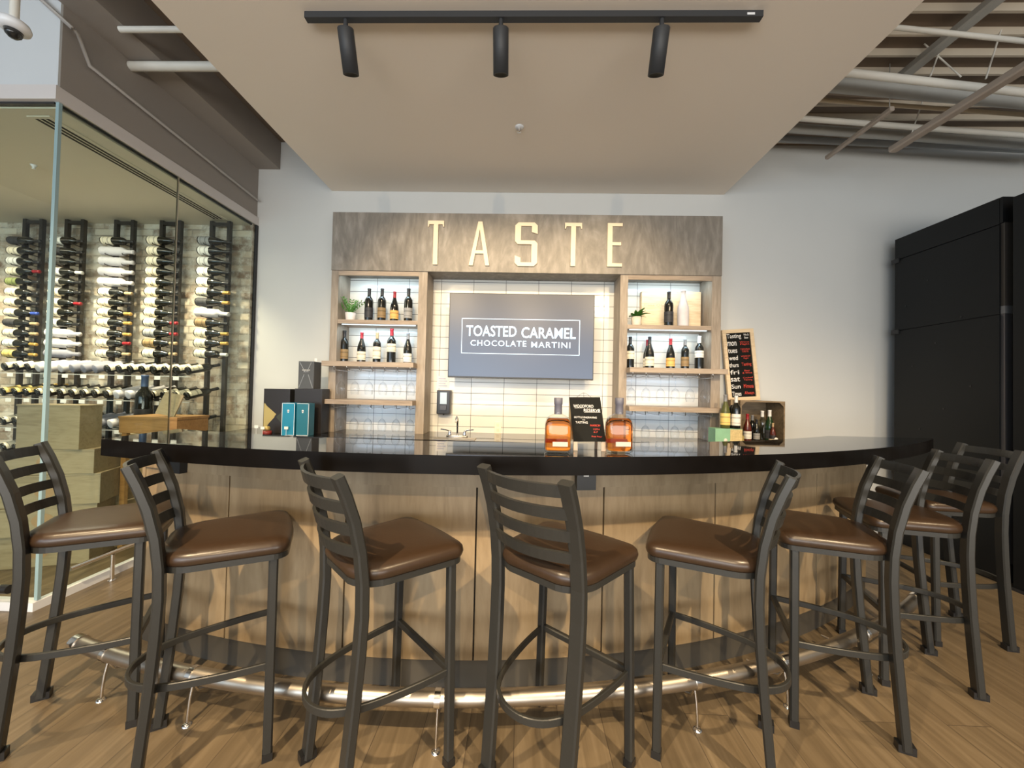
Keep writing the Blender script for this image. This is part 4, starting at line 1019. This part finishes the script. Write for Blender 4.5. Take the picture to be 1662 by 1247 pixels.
rp('ceiling_pipe', 1270, 190, 3.3, 1740, 226, 3.3, .022, pipe_white, 'white pipe close to the back wall at right')
rp('ceiling_duct', 1240, 205, 3.5, 1760, 240, 3.5, .04, pipe_grey, 'grey duct behind the white pipe near the back wall', 'duct')
rp('ceiling_pipe', 1230, 224, 3.75, 1780, 248, 3.75, .03, mat('blue_grey_pipe', (.28, .29, .29), .5), 'blue grey pipe against the back wall')
a, b = at(1449, 245, 3.60), at(1700, 84, 2.2)
overhead('steel_channel', [at(1449, 243, 3.20), (at(1449, 243, 3.20).x+.06, 1.6, at(1449, 243, 3.20).z+.0)], 0, strut_m, 'long tan steel channel running toward the camera at upper right', 'beam', None, (.07, .05))
q_ = at(1342, 256, 3.55); sc1 = overhead('steel_channel', [q_, (q_.x+.02, 2.95, q_.z+.01)], 0, strut_m, 'short tan steel channel near the back wall beside the lowered ceiling', 'beam', None, (.035, .035))
MB().tube([(.019, -.58, .02), (.019, -.58, DECK-q_.z)], .003, 6).obj('hanger_rod', pipe_grey, sc1)
q_ = at(1478, 112, 2.85); overhead('roof_joist', [q_+Vector((0, .2, 0)), (q_.x+.04, 1.4, q_.z+.02)], 0, pipe_grey, 'grey roof joist running toward the camera at upper right', 'joist', None, (.075, .06))
for x0, y0, x1, y1, Y, lab in ((1640, 0, 1600, 128, 2.68, 'long thin pale hanger rod at upper right'), (1520, 96, 1510, 124, 2.8, 'short hanger rod left of the pair near the grey joist'), (1530, 98, 1560, 125, 2.8, 'slanted hanger rod right of the pair near the grey joist'), (1492, 180, 1478, 222, 3.3, 'short pale hanger rod beside the tan channel')):
    p_, q2 = at(x1, y1, Y), at(x0, y0, Y); d_ = q2-p_; q2 = p_+d_*((DECK-p_.z)/d_.z)
    overhead('hanger_rod', [q2, p_], .005, pipe_white, lab, 'rod')

# ================================================================== BLACK CABINET AT RIGHT
CX = at(1451, 600, 3.80).x
cyn = atx(1622, 500, CX).y
ctz = at(1451, 390, 3.80).z
cab = thing('black_cabinet', 'tall matt black cabinet with seamed side panel at the right wall', 'cabinet', (CX, 0, 0))
cx1 = 1.35
MB().box(.012, cx1, cyn+.006, 3.80, 0, ctz-.004).obj('body', cab_black, cab)
zs1 = at(1451, 424, 3.80).z; zs2 = at(1451, 538, 3.80).z
for z0, z1 in ((.002, zs2-.004), (zs2+.004, zs1-.004), (zs1+.004, ctz)):
    mb = MB(); mb.box(0, .0119, cyn, 3.795, z0, z1); o = mb.obj('side_panel', cab_black, cab)
for zz in (zs1, zs2):
    MB().box(-.012, .0, 3.75, 3.82, zz-.03, zz+.012).obj('hinge_block', black_metal, cab)
for k in range(9):
    yy = cyn+.12+(3.7-cyn)*((k*37) % 10)/11; zz = .9+.19*k
    MB().tube([(0, yy, zz), (-.004, yy, zz)], .007, 8).obj('bolt', black_metal, cab)
zj = atx(1625, 503, CX).z
MB().box(.016, cx1-.01, cyn-.02, cyn+.0055, zj+.03, atx(1624, 362, CX).z).obj('front_panel', mat('cabinet_taupe', (.06, .052, .045), .4), cab)
MB().box(.016, cx1-.01, cyn-.02, cyn+.0055, .15, zj-.03).obj('front_panel', cab_grey, cab)
MB().box(.010, cx1-.01, cyn-.026, cyn+.0055, zj-.029, zj+.029).obj('cross_rail', mat('rail_grey', (.16, .16, .165), .4), cab)
MB().box(.002, cx1, cyn-.02, cyn+.0055, atx(1624, 362, CX).z+.001, ctz).obj('top_fascia', cab_black, cab)
qx = at(1650, 500, cyn-.12).x
col = thing('black_post', 'black square post at the right edge of the picture', 'post', (qx+.08, cyn-.18, 0))
MB().box(-.08, .25, -.1, .08, .02, at(1650, 318, cyn-.12).z).obj('shaft', cab_black, col); MB().box(-.095, .265, -.115, .095, 0, .019).obj('base_plate', black_metal, col)

# ================================================================== WINE ROOM
CYB = WY-.06     # brick face
RY = CYB-.09
racks = [(41, 68), (109, 135), (189, 216), (263, 292), (344, 372)]
RN = ['leftmost', 'second', 'middle', 'fourth', 'rightmost']
rnd = random.Random(3)
spec = [[('bord', 'dark', 'black'), ('bord', 'cream', 'black'), ('bord', 'white', 'black'), ('bord', 'cream', 'red'), ('bord', 'green', 'black'), ('bord', 'cream', 'black'), ('bord', 'cream', 'black'), ('bord', 'cream', 'blue'), ('bord', 'dark', 'tan'), ('bord', 'cream', 'tan'), ('bord', 'white', 'gold'), ('bord', 'yellow', 'gold')],
        [('bord', 'white', 'black'), ('bord', 'dark', 'black'), ('bord', 'black', 'black'), ('bord', 'white', 'white'), ('bord', 'grey', 'black'), ('bord', 'cream', 'black'), ('bord', 'cream', 'red'), ('bord', 'cream', 'black'), ('bord', 'white', 'black'), 'T', 'T', 'S'],
        [('bord', 'cream', 'black'), 'T', 'T', 'T', 'T', ('bord', 'white', 'tan'), ('bord', 'cream', 'black'), ('bord', 'cream', 'gold'), ('bord', 'cream', 'gold'), ('bord', 'cream', 'gold'), ('bord', 'cream', 'red'), ('bord', 'cream', 'tan')],
        [('burg', 'cream', 'black')]*8 + [('burg', 'cream', 'red'), ('burg', 'grey', 'red'), ('burg', 'gold', 'tan'), ('burg', 'cream', 'tan')],
        [('burg', 'grey', 'black'), ('burg', 'white', 'black'), ('burg', 'white', 'black'), ('burg', 'white', 'black'), ('burg', 'white', 'black'), ('burg', 'cream', 'gold'), ('burg', 'dark', 'gold'), 'T', ('burg', 'gold', 'black'), ('burg', 'cream', 'gold'), ('burg', 'cream', 'gold'), ('bord', 'cream', 'white')]]
LBT = {'dark': 'dark', 'cream': 'cream', 'white': 'white', 'green': 'dull green', 'yellow': 'yellow', 'black': 'black', 'grey': 'grey', 'gold': 'gold'}
LM['green'] = label_mat('label_green', (.20, .24, .08))
ztop = TOPG-.022
for ri, ((pa, pb), sp_) in enumerate(zip(racks, spec)):
    xa, xb = at(pa, 400, RY).x, at(pb, 400, RY).x; xm = (xa+xb)/2
    t = thing('wine_rack', 'black two-post wine rack, %s of the five on the brick wall' % RN[ri], 'wine rack', (xm, RY, 0), 0, 'wall wine racks in the glass room')
    for s_, xx in ((-1, xa), (1, xb)):
        MB().box(xx-xm-.017, xx-xm+.017, -.017, .017, .001, ztop-.001).obj('post', rack_metal, t)
    MB().box(xa-xm-.0169, xb-xm+.0169, -.016, .016, ztop-.045, ztop-.015).obj('top_bar', rack_metal, t)
    mb = MB()
    zs = []
    for k in range(12):
        py = 391+(574-391)*k/11
        z = at(pa, py, RY-.06).z; zs.append(z)
        for xx in (xa, xb): mb.tube([(xx-xm, -.017, z-.046), (xx-xm, -.10, z-.046), (xx-xm, -.105, z-.036)], .004, 6)
    mb.obj('peg_set', rack_metal, t)
    for zz in (1.02, .62): MB().box(xa-xm+.0175, xb-xm-.0175, -.008, .008, zz, zz+.014).obj('tie_bar', rack_metal, t)
    for k, sp1 in enumerate(sp_):
        z = zs[k]; s0 = 1.07
        Mx = Matrix.Rotation(radians(1.5+rnd.uniform(-1.5, 1.5)), 4, 'Y') @ Matrix.Rotation(pi/2, 4, 'Y') @ Matrix.Rotation(rnd.uniform(-.35, .35), 4, 'Z')
        x0 = xa-.075
        desc = '%s from the top of the %s wall rack in the glass room' % (ORD[k], RN[ri])
        grp = 'bottles on the %s wall rack' % RN[ri]
        if sp1 in ('T', 'S'):
            put_bottle('bord', None, None, (x0, RY-.062, z), ('tissue-wrapped bottle, ' if sp1 == 'T' else 'slate-wrapped bottle, ')+desc, grp, Mx, s0, seg=12, wrapped=tissue if sp1 == 'T' else slate_tissue)
        else:
            sh, lb2, fo = sp1
            put_bottle(sh, lb2, fo, (x0, RY-.062, z), '%s-labelled bottle, %s' % (LBT[lb2], desc), grp, Mx, s0, seg=12, lh=(.015, .115))
# rows of bottles lying neck to the wall on wire rails
tagm = paper_white
def row(py, px0, px1, n, nm, Yf, skip=(), kinds=None, tags=True):
    zc2 = at((px0+px1)/2, py, Yf).z; xs0, xs1 = at(px0, py, Yf).x, at(px1, py, Yf).x
    t = thing('display_rail', 'wire bottle rail with white price tags, %s row in the glass room' % nm, 'rail', (0, Yf, zc2), 0, 'wire bottle rails')
    mb = MB(); mb.tube([(xs0-.06, .045, -.036), (xs1+.05, .045, -.036)], .004, 6); mb.tube([(xs0-.06, .20, .004), (xs1+.05, .20, .004)], .004, 6); mb.obj('wire', rack_metal, t)
    MB().box(xs0-.06, xs1+.05, -.004, -.001, -.058, -.052).obj('tag_strip', mat('clear_strip', (.5, .5, .48), .3) if 'clear_strip' not in MATS else MATS['clear_strip'], t)
    MB().box(xs0-.06, xs1+.05, -.001, .05, -.0535, -.0515).obj('tag_shelf', rack_metal, t)
    nt_ = max(3, int((xs1-xs0)/.17))
    for k in range(nt_):
        xx = xs0+(xs1-xs0)*(k+.5)/nt_
        MB().box(xx-.028, xx+.028, -.006, -.0042, -.088, -.056).obj('price_tag', tagm, t)
    for k in range(n):
        if k in skip: continue
        xx = xs0+(xs1-xs0)*k/(n-1)
        kd = kinds[k % len(kinds)]
        Mx = Matrix.Rotation(radians(-17), 4, 'Z') @ Matrix.Rotation(radians(-90+15), 4, 'X') @ Matrix.Rotation(rnd.uniform(-.3, .3), 4, 'Z')
        d = '%s from the left on the %s rail of the glass room' % (ORD[k], nm)
        grp = 'bottles lying on the %s rail' % nm
        if kd == 'T' or kd == 'S': put_bottle('bord', None, None, (xx, Yf+.005, zc2), ('tissue-wrapped bottle, ' if kd == 'T' else 'slate-wrapped bottle, ')+d, grp, Mx, 1, seg=12, wrapped=tissue if kd == 'T' else slate_tissue)
        else: put_bottle(kd[0], kd[1], kd[2], (xx, Yf+.005, zc2), '%s-labelled bottle, %s' % (LBT[kd[1]], d), grp, Mx, 1, seg=12, lh=(.02, .125))
c1, c2, c3 = ('bord', 'cream', 'black'), ('bord', 'yellow', 'gold'), ('burg', 'cream', 'tan')
YR = 3.49
row(599, 3, 302, 17, 'top', YR, kinds=[c1, c1, c1, 'T', 'T', 'T', 'S', 'S', 'S', c1, c1, c1, c1, c3, c1, c3, c1])
row(640, 0, 300, 17, 'second', YR, kinds=[c2, c2, c2, c1, c1, c1, c1, c1, c1, c1, 'T', 'T', 'T', c1, c1, c1, c1])
row(688, 0, 296, 16, 'third', YR, kinds=[c1, c3, c1, c1, c1, c1, c1, 'S', 'S', 'T', 'T', 'T', c1, c1, c1, c1])
row(731, 0, 280, 15, 'fourth', YR, kinds=[c3, c1, c1, c1, c3, c1, c1, c3], skip=range(11, 15))
row(772, 0, 270, 14, 'fifth', YR, kinds=[c1, c1, c3, c1, c1, c3], skip=range(11, 14))
row(810, 0, 265, 13, 'lowest', YR, kinds=[c1, c3, c1, c1], skip=range(10, 13))
# crates stacked behind the glass corner
def crate(px0, px1, pz0, pz1, Y, rot, m, label, dep=.32, brand=True, group='wooden wine cases stacked in the glass room'):
    pm = (px0+px1)/2
    z0, z1 = at(pm, pz0, Y).z, at(pm, pz1, Y).z
    z0 = max(z0, 0.001)
    a_, b2 = at(px0, pz0, Y), at(px1, pz0, Y); w_ = b2.x-a_.x
    t = thing('wine_case', label, 'wine case', ((a_.x+b2.x)/2, Y, z0+.001), radians(rot), group)
    h_ = z1-z0-.003
    MB().box(-w_/2, w_/2, 0, dep, 0, h_).obj('case_body', m, t, bevel=.002)
    MB().box(-w_/2-.003, w_/2+.003, -.004, dep+.003, h_-.012, h_).obj('lid', m, t)
    if brand:
        MB().prism([(-.01+.05*cos(u), h_/2+.3*h_*sin(u)) for u in [2*pi*k/14 for k in range(14)]], 0, .0012, Matrix(((1, 0, 0, 0), (0, 0, -1, 0), (0, 1, 0, 0), (0, 0, 0, 1)))).obj('printed_mark', mat('case_print', (.36, .24, .12), .7) if 'case_print' not in MATS else MATS['case_print'], t)
    return t
CYD = 2.72
lev = [917, 868, 822, 771, 730, 657]
cl = [(18, 132), (22, 138), (20, 143), (28, 136), (30, 121)]
lb5 = ['lowest case of the tall stack behind the glass corner', 'second case from the floor in the tall stack behind the glass corner', 'middle case with a brown printed mark in the tall stack', 'case just under the topmost one in the tall stack', 'large plain pale case, topmost of the tall stack behind the glass corner']
zprev = 0.0
for k in range(5):
    zt2 = at(80, lev[k+1], CYD).z
    a_, b2 = at(cl[k][0], 750, CYD), at(cl[k][1], 750, CYD); w_ = b2.x-a_.x; h_ = zt2-zprev-.002
    t = thing('wine_case', 'pale wooden ' + lb5[k], 'wine case', ((a_.x+b2.x)/2, CYD, zprev+.001), radians([20, 26, 22, 18, 6][k]), 'tall stack of wooden wine cases')
    dp = .30 if k < 4 else .17
    MB().box(-w_/2, w_/2, 0, dp, 0, h_-.0125).obj('case_body', crate_wood, t, bevel=.002)
    MB().box(-w_/2-.003, w_/2+.003, -.004, dp+.003, h_-.012, h_).obj('lid', crate_wood, t)
    if k < 4: MB().prism([(-.02+.06*cos(u), h_/2+.25*h_*sin(u)) for u in [2*pi*j/14 for j in range(14)]], 0, .0012, Matrix(((1, 0, 0, 0), (0, 0, -1, 0), (0, 1, 0, 0), (0, 0, 0, 1)))).obj('printed_mark', MATS.get('case_print') or mat('case_print', (.34, .22, .11), .7), t)
    zprev = zt2
zprev = 0
for k, (p0_, p1_, top, lab) in enumerate(((-70, 5, 870, 'wooden wine case at the far left edge, lower of two'), (-72, 2, 815, 'wooden wine case at the far left edge, upper of two'))):
    zt2 = at(0, top, 2.75).z; a_, b2 = at(p0_, 850, 2.75), at(p1_, 850, 2.75); w_ = b2.x-a_.x; h_ = zt2-zprev-.002
    t = thing('wine_case', lab, 'wine case', ((a_.x+b2.x)/2, 2.75, zprev+.001), 0, 'two wine cases at the left edge')
    MB().box(-w_/2, w_/2, 0, .3, 0, h_-.0125).obj('case_body', crate_wood, t); MB().box(-w_/2-.003, w_/2+.003, -.004, .303, h_-.012, h_).obj('lid', crate_wood, t)
    zprev = zt2
# low cases near the bar end
zprev = 0
for k, (top, p0_, p1_, lab) in enumerate(((900, 96, 200, 'wooden wine case on the floor, lowest of three behind the steel bumper rail'), (866, 128, 196, 'wooden wine case behind the steel bumper rail, middle of three'), (826, 140, 190, 'wooden wine case with a dark bottle on it, behind the leftmost stool'))):
    Yk = 3.08; zt2 = (.19, .37, .53)[k]; a_, b2 = at(p0_, 850, Yk), at(p1_, 850, Yk); w_ = b2.x-a_.x; h_ = zt2-zprev-.002
    t = thing('wine_case', lab, 'wine case', ((a_.x+b2.x)/2, Yk, zprev+.001), 0, 'low stack of wine cases')
    MB().box(-w_/2, w_/2, 0, .3, 0, h_-.0125).obj('case_body', crate_wood, t); MB().box(-w_/2-.003, w_/2+.003, -.004, .303, h_-.012, h_).obj('lid', crate_wood, t)
    zprev = zt2
a = at(181, 826, 3.15)
put_bottle('bord', 'black', 'black', (a.x, 3.17, zprev+.001), 'large dark bottle standing on the low wine case near the bar end', None, None, .9)
# display table with magnum and leaning panel
DY = 3.02
a, b = at(191, 690, DY), at(287, 690, DY)
tz1, tz0 = at(240, 677, DY).z, at(240, 704, DY).z
dt = thing('display_table', 'tall orange-brown wooden display table behind the far glass pane', 'table', ((a.x+b.x)/2, DY, 0))
dw = b.x-a.x
MB().box(-dw/2, dw/2, 0, .32, tz1-.02, tz1).obj('table_top', orange_wood, dt)
MB().box(-dw/2+.005, dw/2-.005, .005, .315, tz0, tz1-.0205).obj('apron', orange_wood, dt)
for sx_ in (-1, 1):
    for y_ in (.02, .28): MB().box(sx_*(dw/2-.035)-.02, sx_*(dw/2-.035)+.02, y_, y_+.03, 0, tz0-.0005).obj('leg', orange_wood, dt)
my = 3.42; xx = at(234, 650, my).x; sc_ = 1.75; mz = at(234, 609, my).z-.300*sc_
t = thing('wine_case', 'upright wooden case behind the display table under the big bottle', 'wine case', (xx, my-.07, 0.001))
MB().box(-.14, .14, 0, .145, 0, mz-.015).obj('case_body', crate_wood, t); MB().box(-.143, .143, -.003, .147, mz-.0145, mz-.002).obj('lid', crate_wood, t)
put_bottle('bord', 'dark', 'slate', (xx, my, mz), 'oversized dark bottle with blue capsule behind the display table', None, None, sc_, name='magnum_bottle')
a_, b2 = at(243, 680, DY+.05), at(280, 680, DY+.05)
t = thing('leaning_board', 'pale wooden board leaning on the display table', 'board', ((a_.x+b2.x)/2+.02, DY+.05, tz1+.001))
t.rotation_euler = (radians(-16), radians(10), 0)
MB().box(-.08, .08, 0, .012, .014, .20).obj('plank', crate_wood, t)
# bumper rail outside the glass
br0, br1 = atx(88, 935, GX+.07), atx(205, 892, GX+.07)
rl = thing('bumper_rail', 'low steel bumper rail along the side glass wall', 'rail', (GX+.07, 0, 0))
rz = .19
MB().tube([(0, GY+.10, rz), (0, WY-.35, rz)], .014, 10).obj('rail', chrome, rl)
for yy in (GY+.35, GY+.95): 
    mb = MB(); mb.tube([(0, yy, rz-.014), (0, yy, .004)], .012, 10); mb.lathe([(0, 0), (.022, 0), (.022, .005), (0, .005)], 12, Matrix.Translation((0, yy, 0))); mb.obj('support_post', chrome, rl)
rl = thing('bumper_rail', 'low steel bumper rail with black end cap along the front glass wall', 'rail', (0, GY-.09, 0))
MB().tube([(-4.2, 0, rz-.03), (GX-.10, 0, rz-.03)], .022, 12).obj('rail', chrome, rl)
MB().tube([(GX-.10, 0, rz-.03), (GX-.05, 0, rz-.03)], .024, 12).obj('end_cap', black_plastic, rl)
for xx in (-3.6, -4.1): MB().tube([(xx, 0, rz-.052), (xx, 0, .001)], .011, 10).obj('support_post', chrome, rl)
# linear slot diffuser in the cellar ceiling
va, vb = atz(150, 238, TOPG-.02), atz(330, 340, TOPG-.02)
vx = va.x
vt = thing('slot_diffuser', 'long three-slot air diffuser in the wine room ceiling', 'air vent', (vx, 0, TOPG-.0205))
MB().box(-.075, .075, GY+.08, WY-.2, -.006, 0).obj('frame', cellar_paint, vt)
for k in (-1, 0, 1): MB().box(k*.035-.010, k*.035+.010, GY+.1, WY-.22, -.0075, -.0062).obj('slot', gap_m, vt)
a = atz(55, 268, TOPG-.02)
t = thing('sprinkler', 'tiny sprinkler head in the wine room ceiling', 'sprinkler', (a.x, min(a.y, CYB-.05), TOPG-.0205)); MB().lathe([(0, -.03), (.012, -.03), (.006, -.02), (.02, -.002), (.02, 0), (0, 0)], 12).obj('sprinkler_head', white_plastic, t)
print('OBJECTS', len(bpy.data.objects))
